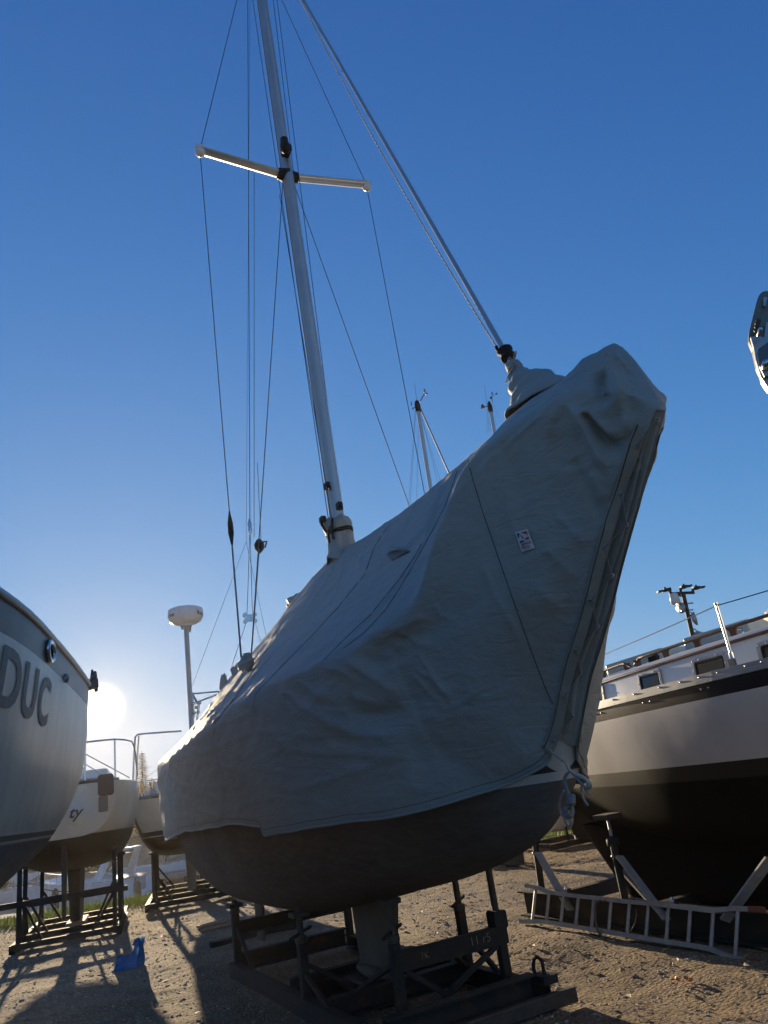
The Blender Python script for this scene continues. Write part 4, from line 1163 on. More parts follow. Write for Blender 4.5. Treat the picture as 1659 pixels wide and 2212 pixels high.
# full keel with swept forefoot
rows = []
for z, s0, s1, th in ((.80, -4.6, 1.30, .34), (.60, -4.6, 1.21, .26), (.40, -4.5, 1.08, .22), (.22, -4.4, .96, .20), (.10, -4.3, .88, .18), (.06, -4.2, .82, .12)):
    ring = []
    for i in range(32):
        u = 2*math.pi*i/32; c_ = math.cos(u); sg = math.sin(u)
        ring.append(((s0+s1)/2 + (s1-s0)/2*np.sign(c_)*abs(c_)**.35, th*np.sign(sg)*abs(sg)**.8*(1 if abs(c_) < .97 else .6), z))
    rows.append(ring+[ring[0]])
MB().grid(rows, True).build('keel', M_rhull, rb)
# deck, cabin trunk
dk = MB().grid([[(s, rbm(s)*w_, rsh(s)+0.005+0.03*(1-w_*w_)) for w_ in np.linspace(1, -1, 9)] for s in st], True); dk.build('deck', M_white, rb)
CW = ([-5.6, -4, -2.5, -1, 0, .55, .75], [.80, .95, .93, .78, .60, .45, .36])
cw = lambda s: cr(s, *CW); ctop = lambda s: 2.285 - 0.012*(s+2) - 0.10*smooth01((s-0.2)/.6)
cst = list(np.linspace(-5.6, .75, 40))
rows = []
for s in cst:
    w_ = cw(s); zt = ctop(s)
    half = [(w_, 1.97), (w_-.03, zt-.02), (w_-.045, zt), (w_*.6, zt+.05), (0, zt+.07)]
    rows.append([(s, y, z) for y, z in half] + [(s, -y, z) for y, z in half[-2::-1]])
cb_ = MB().grid(rows, True); cb_.add(rows[-1], [tuple(range(9))]); cb_.add(rows[0], [tuple(range(8, -1, -1))])
cab = cb_.build('cabin', M_white, rb); smooth_edges(cab, 35)
side = lambda s, z: Vector((s, cw(s) - .03*(z-1.97)/max(.05, (ctop(s)-1.99)), z))
for sg in (1, -1):
    MB().tube([(s, sg*(cw(s)-.024), ctop(s)-.045) for s in cst[:-2]], 0.014, 8).build('cabin_trim', M_teak, rb)
    # teak handrail: bar on feet
    hr = MB()
    ss = np.linspace(-5.2, .45, 60)
    for seg in ((-5.2, -2.95), (-2.85, -.62), (-.55, .45)):
        xs_ = np.linspace(seg[0], seg[1], 26)
        nfeet = max(3, int((seg[1]-seg[0])/.36)); fx = np.linspace(seg[0]+.06, seg[1]-.06, nfeet)
        def wy(s): return sg*(cw(s)-.11)
        V = []
        for s in xs_:
            e_ = min((s-seg[0]), (seg[1]-s)); dz = -0.05*(1-smooth01(e_/.10))
            z = ctop(s)+.085+dz
            V.append([(s, wy(s)-.011, z-.014), (s, wy(s)+.011, z-.014), (s, wy(s)+.011, z+.012), (s, wy(s)-.011, z+.012), (s, wy(s)-.011, z-.014)])
        hr.grid(V, True)
        for f_ in fx:
            z0 = ctop(f_)+.005
            prof = [(-.055, .07), (-.032, .05), (-.026, .0), (.026, .0), (.032, .05), (.055, .07)]
            hr.prism([(f_+a, wy(f_)-.010, z0+b_) for a, b_ in prof], (0, .020, 0))
    hr.build('handrail', M_teak, rb)
# portlights on the visible (port) side
def port(pc, half_s, h2):
    p = FR.w(*pc, cw(-1.2)-.01)
    for _ in range(6): p = FR.w(*pc, cw(p.x)-.02)
    s0 = p.x; z0 = p.z
    def q(ds, dz, off): 
        v = side(s0+ds, z0+dz); return (v.x, v.y+off, v.z)
    def rr(hs_, hh, rad, n=6):
        out = []
        for cx_, cz_, a0 in ((hs_-rad, hh-rad, 0), (-hs_+rad, hh-rad, 90), (-hs_+rad, -hh+rad, 180), (hs_-rad, -hh+rad, 270)):
            for k in range(n): 
                a = R(a0+90*k/(n-1)); out.append((cx_+rad*math.cos(a), cz_+rad*math.sin(a)))
        return out
    fr = MB(); a = rr(half_s, h2, .035); b_ = rr(half_s-.028, h2-.028, .02)
    n = len(a)
    vs = [q(x, z, .004) for x, z in a] + [q(x, z, .022) for x, z in a] + [q(x, z, .022) for x, z in b_] + [q(x, z, .004) for x, z in b_]
    fs = [(k*n+i, k*n+(i+1) % n, (k+1)*n+(i+1) % n, (k+1)*n+i) for k in range(3) for i in range(n)]
    fr.add(vs, fs)
    w = MB().add([q(x, z, .008) for x, z in b_], [tuple(range(n))]).build('window', M_glass, rb)
    fr.build('frame', M_alu, w)
    MB().tube([q(x, z, .012) for x, z in rr(half_s-.045, h2-.045, .015)], .004, 5, closed=True).build('gasket', M_black, w)
    sc = MB()
    for x, z in ((-half_s*.5, h2-.014), (half_s*.5, h2-.014), (half_s-.014, 0), (-half_s+.014, 0), (half_s-.02, h2-.02)):
        sc.ball(q(x, z, .023), .007, 6, 4)
    sc.build('screws', M_galv, w)
port((1289, 1502), .17, .095); port((1407, 1472), .17, .095); port((1537, 1440), .20, .095)
port((1690, 1404), .20, .095)
# aluminium toe rail with its slots, screws and bolts
tr_ = MB().grid([[(s, rbm(s)+dx, rsh(s)+dz) for dx, dz in ((-.004, -.006), (.012, -.006), (.012, .012), (.006, .014), (.006, .05), (-.004, .052), (-.010, .05), (-.010, .0))] for s in st], False, flip=True)
tr_.build('toe_rail', M_alu, rb)
MB().grid([[(s, rbm(s)*1.0+dx, rsh(s)+dz) for dx, dz in ((.000, -.022), (.018, -.020), (.018, -.008), (.000, -.004))] for s in st], False, flip=True).build('rub_rail', M_alu, rb)
for px, py in ((1465, 1460), (1505, 1450), (1545, 1440), (1605, 1425), (1640, 1416), (1365, 1485), (1420, 1472), (1320, 1497)):
    p = FR.w(px, py, rbm(-1.5))
    for _ in range(6): p = FR.w(px, py, rbm(p.x)+.01)
    MB().ball((p.x, rbm(p.x)+.008, rsh(p.x)+.03), .009, 8, 5).build('bolt', M_stain, rb)
for px in (1283, 1295, 1385, 1400, 1508, 1524):
    p = FR.w(px, 1520-(px-1283)*.255, 1.1)
    for _ in range(6): p = FR.w(px, 1535-(px-1283)*.265, rbm(p.x)+.01)
    MB().ball((p.x, rbm(p.x)-.003, 1.905), .010, 8, 5).build('bolt', M_stain, rb)
# stanchion and lifeline
sp_ = FR.w(1585, 1430, rbm(-2.2)-.03); 
for _ in range(5): sp_ = FR.w(1585, 1430, rbm(sp_.x)-.03)
s1_ = Vector((sp_.x, sp_.y, sp_.z+.46))
stn = MB().tube([sp_, s1_], .0135, 12).lathe([(.014, 0), (.017, .005), (.015, .02)], s1_-Vector((0, 0, .015)), n=12).build('stanchion', M_stain, rb)
MB().lathe([(.03, -.05), (.03, -.045), (.02, -.04), (.02, .07), (.018, .075)], sp_, n=12).box((sp_.x, sp_.y+.02, sp_.z-.02), .05, .02, .09).build('stanchion_base', M_stain, stn)
s2_ = Vector((1.6, rbm(1.6)-.03, rsh(1.6)+.46))
lr = s1_-Vector((0, 0, .02))
def sagline(a, b_, sg, n=14): return [a.lerp(b_, k/n) - Vector((0, 0, sg*4*(k/n)*(1-k/n))) for k in range(n+1)]
MB().tube(sagline(lr, s2_, .02), .0045, 6).build('lifeline', M_wire, rb)
MB().tube(sagline(lr, Vector((-4.4, rbm(-4.4)-.03, lr.z)), .02), .0045, 6).build('lifeline', M_wire, rb)
for s in (1.6, -4.4):
    MB().tube([(s, rbm(s)-.03, rsh(s)), (s, rbm(s)-.03, lr.z+.02)], .0135, 10).build('stanchion', M_stain, rb)
# hatches and gear on the cabin roof
def zt(s, w_): return ctop(s)+.07-.09*(abs(w_)/max(.2, cw(s)))**2
hm = mat('hatch_grey', (0.36, 0.42, 0.40), 0.4)
hp = MB().prism([(-.75, -.30, zt(-.75, .3)), (-.75, .35, zt(-.75, .3)), (.05, .35, zt(0, .3)), (.05, -.30, zt(0, .3))], (0, 0, .11))
bevel(hp.build('sliding_hatch', hm, rb), .015)
bevel(MB().prism([(-1.75, -.25, zt(-1.7, .2)), (-1.75, .30, zt(-1.7, .2)), (-1.0, .30, zt(-1, .2)), (-1.0, -.25, zt(-1, .2))], (0, 0, .13)).build('sea_hood', hm, rb), .02)
bevel(MB().prism([(.2, -.2, zt(.2, .2)), (.2, .24, zt(.2, .2)), (.62, .24, zt(.6, .2)-.03), (.62, -.2, zt(.6, .2)-.03)], (0, 0, .09)).build('fore_hatch', hm, rb), .015)
pv = Vector((-2.15, .35, zt(-2.15, .35))); rows = []
for i in range(10):
    t_ = math.pi*i/9; row = []
    for k in range(17):
        a = 2*math.pi*k/16; v = Vector((math.sin(t_)*math.cos(a), math.sin(t_)*math.sin(a), math.cos(t_))); r = 1+.5*noise.noise(v*2.2)
        row.append((pv.x+v.x*.15*r, pv.y+v.y*.12*r, pv.z+.06+v.z*.09*r))
    rows.append(row)
MB().grid(rows, True, flip=True).build('bagged_winch', mat('pale_bag', (.6, .55, .48), .7), rb)
dkb = MB(); 
for k, (s, w_) in enumerate(((-.85, .58), (-2.35, .62), (-2.55, .58))):
    z = zt(s, w_); dkb.box((s, w_, z+.03), .10, .05, .05).tube([(s-.05, w_, z+.06), (s+.05, w_, z+.08)], .012, 6)
dkb.build('deck_blocks', M_black, rb)
pad_eye = MB().tube([(-2.0, .74, zt(-2, .74)), (-2.0, .74, zt(-2, .74)+.05), (-1.9, .74, zt(-1.9, .74)+.05), (-1.9, .74, zt(-1.9, .74))], .007, 6).build('pad_eye', M_stain, rb)

# its cradle: steel base with screw stands and board braces
rc = boat_thing('boat_cradle', 'low dark steel cradle with pale board braces beneath the white cruising sailboat', 'cradle', FR)
for w_ in (1.0, -1.0):
    MB().channel((-4.4, w_, .14), (1.45, w_, .14), .10, .24, .014, flip=1 if w_ < 0 else -1).build('base_rail', M_steel, rc)
for s in (-4.2, -2.0, -.2, 1.35):
    MB().channel((s, -.94, .10), (s, .94, .10), .09, .14, .014).build('cross_beam', M_steel, rc)
MB().box((-.6, 0, .03), 1.4, .3, .06).build('keel_block', M_wood, rc)
def rhullz(s, w_):
    row = hull_grid([s], rbm, rsh, rkz, rfull)[0]; ws_ = np.array([p[1] for p in row]); zz = np.array([p[2] for p in row]); o_ = np.argsort(ws_)
    return float(np.interp(w_, ws_[o_], zz[o_]))
for (tp, bt_, w_) in (((1155, 1812), (1178, 1975), .95), ((1323, 1815), (1352, 1950), .98)):
    p1 = FR.w(*tp, w_-.12); p0 = FR.w(*bt_, w_); p0.z = max(p0.z, .02)
    d = (p1-p0).normalized()
    po = MB().tube([p0, p1 - d*.02], .036, 12).lathe([(.05, -.03), (.06, -.02), (.06, .03), (.04, .05)], p1-d*.02, d, 14).build('post', M_steel, rc)
    MB().tube([p1, p1+d*.22], .017, 8).build('screw', M_galv, po)
    q = p1 + d*.22; MB().beam(q + Vector((-.1, 0, 0)), q + Vector((.1, 0, 0)), .2, .05).build('pad', M_pad, po)
    MB().ball(p1 - d*.14 + Vector((.0, .04, 0)), .017, 8, 5).build('pin', M_galv, po)
for a, b_, w0, w1 in (((1162, 1842), (1232, 1965), .93, 1.02), ((1338, 1850), (1440, 1986), .93, 1.06), ((1345, 1880), (1432, 1975), .80, .95), ((1664, 1855), (1566, 1988), .98, 1.06)):
    pa = FR.w(*a, w0); pb = FR.w(*b_, w1)
    o = MB().beam(pa, pb, .022, .085, (0.3, .8, .3)).build('brace_board', M_wood, rc)
pa = FR.w(1664, 1850, .96)
MB().tube([(pa.x-.02, pa.y-.02, .2), (pa.x-.08, pa.y-.12, rhullz(pa.x-.1, .85))], .036, 12).build('post', M_steel, rc)

# aluminium ladder standing on edge against that cradle
ladder = boat_thing('ladder', 'aluminium boarding ladder lying on its edge against the cradle of the white sailboat', 'ladder', FR)
def lad_p(cx_, cy_, off=0.0):
    px, py = 1106 + cx_*.3333, 1711 + cy_*.3333
    n_ = FR.l*1.0 + np.array([0, 0, .28]); p0 = FR.o + FR.l*(1.27+off)
    return FR.loc(on_plane(px, py, p0, n_))
def rail(pts, nm='side_rail'):
    P = [lad_p(*p) for p in pts]; mb = MB()
    rows = []
    for i, p in enumerate(P):
        d = (P[min(i+1, len(P)-1)] - P[max(i-1, 0)]).normalized(); y = Vector((0, 1, .28)).normalized(); x = d.cross(y).normalized()
        rows.append([p + x*a + y*b_ for a, b_ in ((-.017, -.028), (.017, -.028), (.017, .028), (-.017, .028), (-.017, -.028))])
    mb.grid(rows, False); mb.add(rows[0][:4], [(3, 2, 1, 0)]); mb.add(rows[-1][:4], [(0, 1, 2, 3)])
    o = mb.build(nm, M_ladder, ladder); return o, P
M_ladder = mat('ladder_aluminium', (0.42, 0.42, 0.41), 0.45, 0.5, 0.3, 9, 0.15, 120)
tp_, TP = rail([(95, 607), (130, 612), (165, 620), (205, 635), (245, 650), (350, 665), (520, 685), (700, 705), (880, 722), (1050, 740), (1180, 756), (1300, 770), (1380, 764), (1450, 755), (1560, 760)])
bt2, BP = rail([(60, 840), (120, 839), (180, 837), (250, 847), (320, 858), (480, 885), (650, 912), (840, 943), (1030, 975), (1170, 995), (1290, 1015), (1360, 1045), (1430, 1075), (1545, 1095)])
for P, o_, c_ in ((TP, tp_, (1585, 763)), (BP, bt2, (1575, 1100))):
    e_ = lad_p(*c_); d = (P[-1]-P[-2]).normalized()
    bevel(MB().beam(P[-1]-d*.02, P[-1]+d*.09, .042, .064, (0, 1, .28)).build('end_cap', M_orange, o_), .008)
for (a, b_) in (((155, 625), (132, 838)), ((240, 655), (222, 842)), ((335, 668), (315, 857)), ((430, 680), (413, 870)), ((530, 692), (516, 888)), ((643, 702), (626, 906)), ((762, 716), (745, 926)), ((885, 730), (868, 946)), ((1015, 744), (1000, 970)), ((1157, 760), (1142, 990)), ((1305, 776), (1290, 1012)), ((1465, 762), (1447, 1070))):
    MB().tube([lad_p(*a), lad_p(*b_)], .015, 10).build('rung', M_ladder, ladder)
for c_ in ((360, 645), (1050, 722)):
    p = lad_p(*c_); MB().box(p, .06, .05, .06).tube([p, p + Vector((.02, .0, .045))], .012, 8).build('latch', M_stain, ladder)
cable = boat_thing('cable', 'dark cable looped over the aluminium ladder', 'cable', FR)
pts = [lad_p(x, y, .05) for x, y in ((620, 970), (590, 945), (555, 900), (540, 830), (538, 740), (548, 715), (575, 702), (600, 706))]
MB().tube(pts, .011, 8).build('cord', mat('cable_rubber', (0.09, 0.085, 0.075), .6), cable)
MB().tube([lad_p(x, y, -.04) for x, y in ((800, 760), (812, 790), (800, 850), (765, 915))], .006, 6).build('cord', M_black, cable)
# ================================================================ BOATS ON THE LEFT
# near boat with the lettered bow, pointing away
FL = Frame((-3.05, 7.06), 0.0)
lb = boat_thing('boat', 'large pale hull close at the left with dark sheer band and DUC lettering', 'boat', FL)
LB = ([-7, -5.5, -4, -3.27, -2.8, -1.9, -.9, -.35, -.1, 0.0], [1.05, 1.06, 1.0, .92, .835, .60, .31, .14, .06, .012])
LK = ([-7, -4, -2.6, -1.6, -1.05, -.5, -.17, 0.0], [.85, .90, 1.05, 1.28, 1.42, 1.70, 2.0, 2.40])
lbm = lambda s: cr(s, *LB); lsh = lambda s: 2.815; lkz = lambda s: cr(s, *LK)
def lfull(s):
    f = smooth01((s+3.0)/2.6); return (.52+.25*f, 0, .02+.03*f)
st = list(np.linspace(-7, -3, 14)) + list(np.linspace(-2.8, 0, 40))
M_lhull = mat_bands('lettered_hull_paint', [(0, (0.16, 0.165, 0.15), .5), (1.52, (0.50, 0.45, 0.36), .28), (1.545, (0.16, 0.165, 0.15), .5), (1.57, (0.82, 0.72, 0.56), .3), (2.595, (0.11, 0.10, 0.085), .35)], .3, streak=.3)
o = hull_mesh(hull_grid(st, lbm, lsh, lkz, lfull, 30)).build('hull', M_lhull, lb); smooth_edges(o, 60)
MB().grid([[(s, -lbm(s)+dx, lsh(s)+dz) for dx, dz in ((.02, -.02), (-.02, -.02), (-.025, .0), (-.015, .022), (.02, .025))] for s in st], True).build('rub_rail', M_galv, lb)
MB().grid([[(s, lbm(s)-dx, lsh(s)+dz) for dx, dz in ((.02, -.02), (-.02, -.02), (-.025, .0), (-.015, .022), (.02, .025))] for s in st], True, flip=True).build('rub_rail', M_galv, lb)
M_letter1 = mat('worn_grey_letter', (0.24, 0.22, 0.18), 0.5, 0, .35, 14)
def lhull(s, z):
    row = [p for p in hull_grid([s], lbm, lsh, lkz, lfull, 60)[0] if p[1] <= 0]
    zz = np.array([p[2] for p in row]); ww = np.array([p[1] for p in row]); o_ = np.argsort(zz)
    return float(np.interp(z, zz[o_], ww[o_]))
for body, s0, sz, z0 in (('D', -3.18, .45, 2.235), ('U', -2.76, .43, 2.23), ('C', -2.36, .42, 2.23)):
    wrap_text(body, sz, lambda x, y, s0=s0, z0=z0: (s0 + x*1.15, lhull(s0+x*1.15, z0+y)-.006, z0+y), M_letter1, lb, 'letter', 0.12, 0.012, sub=.05)
# hawse hole with chrome rim
c_ = (-2.13, 2.705); cz = Vector((c_[0], lhull(*c_), c_[1]))
ring = [(c_[0]+.105*math.cos(a), lhull(c_[0]+.105*math.cos(a), c_[1]+.062*math.sin(a))-.012, c_[1]+.062*math.sin(a)) for a in np.linspace(0, 2*math.pi, 25)[:-1]]
hw = MB().tube(ring, .018, 8, closed=True).build('hawse_rim', M_stain, lb)
ri = [(c_[0]+.095*math.cos(a), lhull(c_[0]+.095*math.cos(a), c_[1]+.055*math.sin(a))-.006, c_[1]+.055*math.sin(a)) for a in np.linspace(0, 2*math.pi, 25)[:-1]]
MB().add(ri, [tuple(range(24))]).build('hawse_hole', M_black, hw)
MB().ball((-1.5, lhull(-1.5, 2.63)-.01, 2.63), .035, 10, 6, (1, .6, 1)).build('running_light', M_galv, lb)
# bow roller and lashing at the stem head
MB().beam((-.12, 0, 2.80), (.16, 0, 2.86), .09, .10).tube([(.05, -.03, 2.88), (.14, -.02, 2.96), (.18, -.01, 2.90), (.17, -.02, 2.78)], .018, 7).tube([(.10, 0, 2.90), (.15, .01, 2.99)], .012, 6).build('bow_roller', M_rust, lb)
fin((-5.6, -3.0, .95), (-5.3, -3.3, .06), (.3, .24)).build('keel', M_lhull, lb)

# transom boat with the "...ty" name
FT = Frame((-5.30, 11.45), -19.0)
tbt = boat_thing('sailboat', 'cream sailboat seen from its stern, name ending in ty, on a steel cradle', 'sailboat', FT)
TB = ([0, .4, 1.2, 2.5, 4, 5.5, 6.6, 7.2], [.76, .88, 1.0, 1.03, .98, .72, .34, .02])
TK = ([0, .25, .7, 1.5, 3, 5, 6.4, 7.2], [1.46, 1.24, 1.10, .98, .92, 1.05, 1.5, 2.2])
tbm = lambda s: cr(s, *TB); tsh = lambda s: 2.17 + .02*abs(s-3)*(1 if s > 3 else .2); tkz = lambda s: cr(s, *TK)
tfull = lambda s: (.50 + .4*smooth01((s-4)/3), 0, .0 + .03*smooth01(s/3))
st = list(np.linspace(0, 1.5, 16)) + list(np.linspace(1.7, 7.2, 26))
M_thull = mat_bands('transom_boat_paint', [(0, (0.05, 0.05, 0.042), .5), (1.47, (0.62, 0.55, 0.42), .25)], .3, streak=.15)
M_tside = mat('transom_gelcoat', (0.66, 0.60, 0.48), 0.25, 0, .05, 3)
rows = hull_grid(st, tbm, tsh, tkz, tfull)
o = hull_mesh(rows, transom_first=False).build('hull', M_thull, tbt); smooth_edges(o, 60)
# bulged transom
r0_ = rows[0]; mid = [(-.10*(1-(p[1]/.8)**2), p[1]*1.0, p[2]) for p in r0_]
tv = []
for u in np.linspace(0, 1, 10):
    tv.append([(-.13*math.sin(u*math.pi/2)*(1-(p[1]/.80)**2) - .02*(1-u)*0, p[1]*(1-u) if False else p[1]*(1-u), p[2]*(1-u) + (1.95)*u) for p in r0_])
tro = MB().grid(tv, True).add([tv[0][0], tv[0][-1], tv[-1][0]], [(0, 1, 2)]).build('transom', M_tside, tbt)
MB().tube([(.02, y, 2.19 + .05*(1-(y/.78)**2)) for y in np.linspace(-.78, .78, 15)], .022, 8).build('taffrail', M_galv, tbt)
def tr_at(x, y):
    return (-.135*(1-(x/.8)**2)-.008, -x, 1.73+y)
wrap_text('Serenity'[-2:], .22, lambda x, y: tr_at(.08+x, y), M_letter, tbt, 'letter', .35, .004, sub=.08)
fin((1.5, 3.3, 1.02), (1.8, 3.0, .20), (.22, .17)).build('keel', M_thull, tbt)
fin((.10, .50, 1.45), (.14, .42, .42), (.09, .05)).build('rudder', M_thull, tbt)
# outboard bracket hanging on the transom
bk = bevel(MB().box((-.19, -.60, 2.12), .10, .22, .30).build('outboard_bracket', mat('bracket', (.05, .045, .04), .5), tbt), .012)
MB().box((-.17, -.56, 1.86), .06, .13, .22).build('bracket_arm', mat('bracket_arm', (.16, .14, .12), .5), bk)
# pushpit
ps = MB(); zt_ = 2.78
loop = [(1.1, -1.02, 2.24), (1.0, -1.0, 2.6), (.85, -.98, zt_-.06), (.7, -.95, zt_), (.3, -.85, zt_), (.06, -.72, zt_), (0, -.5, zt_), (0, 0, zt_), (0, .5, zt_), (.06, .72, zt_), (.7, .95, zt_), (.85, .98, zt_-.06), (1.1, 1.02, 2.24)]
ps.tube(loop, .014, 8)
for y in (-.30, .45): ps.tube([(.0, y, 2.22), (.0, y, zt_)], .013, 8)
ps.tube([(.0, .45, 2.46), (.0, -.30, 2.46)], .012, 8); ps.tube([(.06, -.72, 2.2), (.06, -.72, zt_)], .013, 8)
ps.tube([(0, -.05, zt_), (1.2, -.9, 2.24)], .008, 6).tube([(0, .1, zt_), (1.0, -.6, 2.24)], .007, 6)
ps.build('stern_rail', M_stain, tbt)
MB().tube([(.3, -.25, 2.22), (.3, -.25, 2.42), (.3, .15, 2.46), (.3, .3, 2.22)], .02, 8).build('cockpit_bow', M_stain, tbt)
bevel(MB().box((2.6, 0, 2.33), 2.4, 1.1, .26).build('cabin', M_white, tbt), .05)
def legged_cradle(name, label, F, s0, s1, hw_, beamh, posts, top_fn, mid=True):
    c = boat_thing(name, label, 'cradle', F)
    for w_ in (hw_, -hw_): MB().channel((s0, w_, beamh/2+.02), (s1, w_, beamh/2+.02), .07, beamh*.8, .012).build('base_rail', M_steel, c)
    n = 4
    for k in range(n):
        s = s0 + (s1-s0)*k/(n-1); MB().channel((s, -hw_, beamh/2+.05), (s, hw_, beamh/2+.05), .06, beamh*.55, .010).build('cross_beam', M_steel, c)
    for s, w_ in posts:
        z = top_fn(s, w_)
        MB().beam((s, w_, .05), (s, w_, z-.06), .06, .06).build('post', M_steel, c)
        MB().beam((s-.07, w_, z-.035), (s+.07, w_, z-.035), .14, .035).build('pad', M_pad, c)
        k = .34 if s < (s0+s1)/2 else -.34
        MB().beam((s, w_, z*.62), (s+k, w_, .12), .035, .035).build('brace', M_steel, c)
        MB().beam((s, w_, z*.62), (s, w_*.5, .12), .035, .035).build('brace', M_steel, c)
    return c
def uz(rowfn, s, w_):
    row = rowfn(s); ws_ = np.array([p[1] for p in row]); zz = np.array([p[2] for p in row]); o_ = np.argsort(ws_)
    return float(np.interp(w_, ws_[o_], zz[o_]))
trow = lambda s: hull_grid([s], tbm, tsh, tkz, tfull)[0]
c2 = legged_cradle('boat_cradle', 'steel cradle under the cream stern with the ty name', FT, .55, 3.4, .72, .14, [(.7, -.66), (.7, .66), (1.55, -.70), (1.55, .70), (3.2, -.66), (3.2, .66), (2.3, -.7)], lambda s, w_: uz(trow, s, w_))
MB().channel((.62, -.80, .66), (.62, .9, .66), .06, .08, .010).build('upper_beam', M_steel, c2)
MB().channel((2.3, -.80, .52), (2.3, .9, .52), .06, .08, .010).build('upper_beam', M_steel, c2)
MB().box((2.3, 0, .12), .9, .3, .12).build('keel_block', M_plank, c2)

# boat half hidden behind the covered one, with the radar
FB = Frame((-4.32, 14.2), -16.0)
bb = boat_thing('sailboat', 'cream sailboat with radar pole, half hidden behind the covered boat', 'sailboat', FB)
BB = ([0, .4, 1.2, 2.5, 4, 5.5, 6.4, 6.9], [.92, .96, 1.0, 1.02, .96, .70, .34, .02])
BK = ([0, .25, .7, 1.5, 3, 5, 6.2, 6.9], [1.16, 1.0, .92, .84, .80, 1.0, 1.5, 2.2])
bbm = lambda s: cr(s, *BB); bsh = lambda s: 1.90 + .02*s; bkz = lambda s: cr(s, *BK)
bfull = lambda s: (.45 + .4*smooth01((s-4)/3), 0, 0)
st = list(np.linspace(0, 1.5, 16)) + list(np.linspace(1.7, 6.9, 26))
M_bhull = mat_bands('radar_boat_paint', [(0, (0.06, 0.055, 0.045), .35), (1.235, (0.62, 0.54, 0.40), .25), (1.26, (0.05, 0.055, 0.055), .3), (1.33, (0.64, 0.56, 0.42), .22)], .3, streak=.12)
rows = hull_grid(st, bbm, bsh, bkz, bfull)
o = hull_mesh(rows, transom_first=False).build('hull', M_bhull, bb); smooth_edges(o, 60)
r0_ = rows[0]
tv = [[(-.12*math.sin(u*math.pi/2)*(1-(p[1]/.92)**2), p[1]*(1-u), p[2]*(1-u) + 1.65*u) for p in r0_] for u in np.linspace(0, 1, 10)]
MB().grid(tv, True).add([tv[0][0], tv[0][-1], tv[-1][0]], [(0, 1, 2)]).build('transom', M_bhull, bb)
for sg in (1, -1):
    MB().tube([(s, sg*bbm(s), bsh(s)+.02) for s in st], .025, 8).build('rub_rail', M_galv, bb)
fin((2.0, 3.9, .88), (2.2, 3.5, .12), (.24, .2)).build('keel', mat('pale_keel', (.26, .26, .25), .6, 0, .2, 5), bb)
bevel(MB().box((3.0, 0, bsh(3)+.16), 2.6, 1.2, .34).build('cabin', M_white, bb), .06)
brow = lambda s: hull_grid([s], bbm, bsh, bkz, bfull)[0]
legged_cradle('boat_cradle', 'steel cradle with crossed braces under the radar boat', FB, .4, 3.6, .75, .15, [(.6, -.5), (.6, .6), (1.7, -.7), (1.7, .7), (3.3, -.7), (3.3, .7)], lambda s, w_: uz(brow, s, w_))
# pushpit rail
def bw(px, py, y): return FB.loc(on_plane(px, py, (0, y+1.0, 0), np.array([0, 1.0, 0])))
rl = MB().tube([bw(286, 1742, 13.1), bw(289, 1640, 13.1), bw(292, 1592, 13.1), bw(297, 1587, 13.1), bw(310, 1585, 13.1), bw(392, 1579, 13.3)], .017, 8)
rl.tube([bw(294, 1735, 13.2), bw(296, 1640, 13.2), bw(300, 1590, 13.15)], .014, 8)
rl.tube([bw(315, 1715, 13.2), bw(315, 1675, 13.2)], .012, 6).tube([bw(328, 1705, 13.3), bw(328, 1680, 13.3)], .012, 6).tube([bw(300, 1690, 13.2), bw(345, 1682, 13.4)], .012, 6)
rl.tube([bw(286, 1700, 13.1), bw(350, 1655, 13.6)], .004, 5)
rl.build('stern_rail', M_stain, bb)
MB().tube([(.02, y, 1.92 + .05*(1-(y/.9)**2)) for y in np.linspace(-.9, .9, 15)], .02, 8).build('taffrail', M_galv, bb)
for k, (px, py, sx_) in enumerate(((303, 1728, .10), (318, 1715, .08), (331, 1712, .10), (342, 1700, .12))):
    p = bw(px, py, 13.35); bevel(MB().box((p.x, p.y, p.z), sx_, .12, .09 + .02*(k % 2)).ball((p.x+.05, p.y, p.z+.06), .05, 10, 6).build('deck_gear', M_white if k % 2 else M_galv, bb), .01)
# radar pole, dome and brackets
pb_ = bw(418, 1640, 13.3); pt_ = bw(402, 1352, 13.3)
rpole = MB().tube([pb_, pt_], .046, 14).build('radar_pole', M_alu, bb)
MB().tube([(pb_.x, pb_.y, bsh(1)+0.0), pb_], .046, 14).build('pole_foot', M_alu, bb)
dc = Vector(pt_) + Vector((0, 0, .02))
dome = MB().lathe([(q[0]*1.075, q[1]*1.05) for q in ((.06, -.06), (.10, -.04), (.12, .0), (.20, .02), (.27, .06), (.305, .12), (.318, .19), (.318, .235), (.312, .245), (.318, .25), (.312, .285), (.27, .31), (.15, .325), (.01, .33))], dc, n=48).build('radar_dome', M_white, rpole); smooth_edges(dome, 30)
MB().box(dc + Vector((.10, -.05, -.07)), .10, .08, .10).box(dc + Vector((0, 0, -.05)), .24, .20, .02).build('radar_bracket', M_galv, rpole)
cdir = FB.loc(EYEP) - dc; a_cam = math.atan2(cdir.y, cdir.x)
def dome_pt(u, z): 
    a = a_cam + u/.342; return (dc.x + .345*math.cos(a), dc.y + .345*math.sin(a), dc.z + z)
vs, fs = text_mesh('Raymarine', .115); wd = max(v[0] for v in vs)
wrap_text('Raymarine', .115, lambda x, y: dome_pt(-.235 + x - wd + .0, .135 + y), M_letter, dome, 'lettering', 0, .002, sub=.03)
wrap_text('Raymarine', .115, lambda x, y: dome_pt(.235 + x, .135 + y), M_letter, dome, 'lettering', 0, .002, sub=.03)
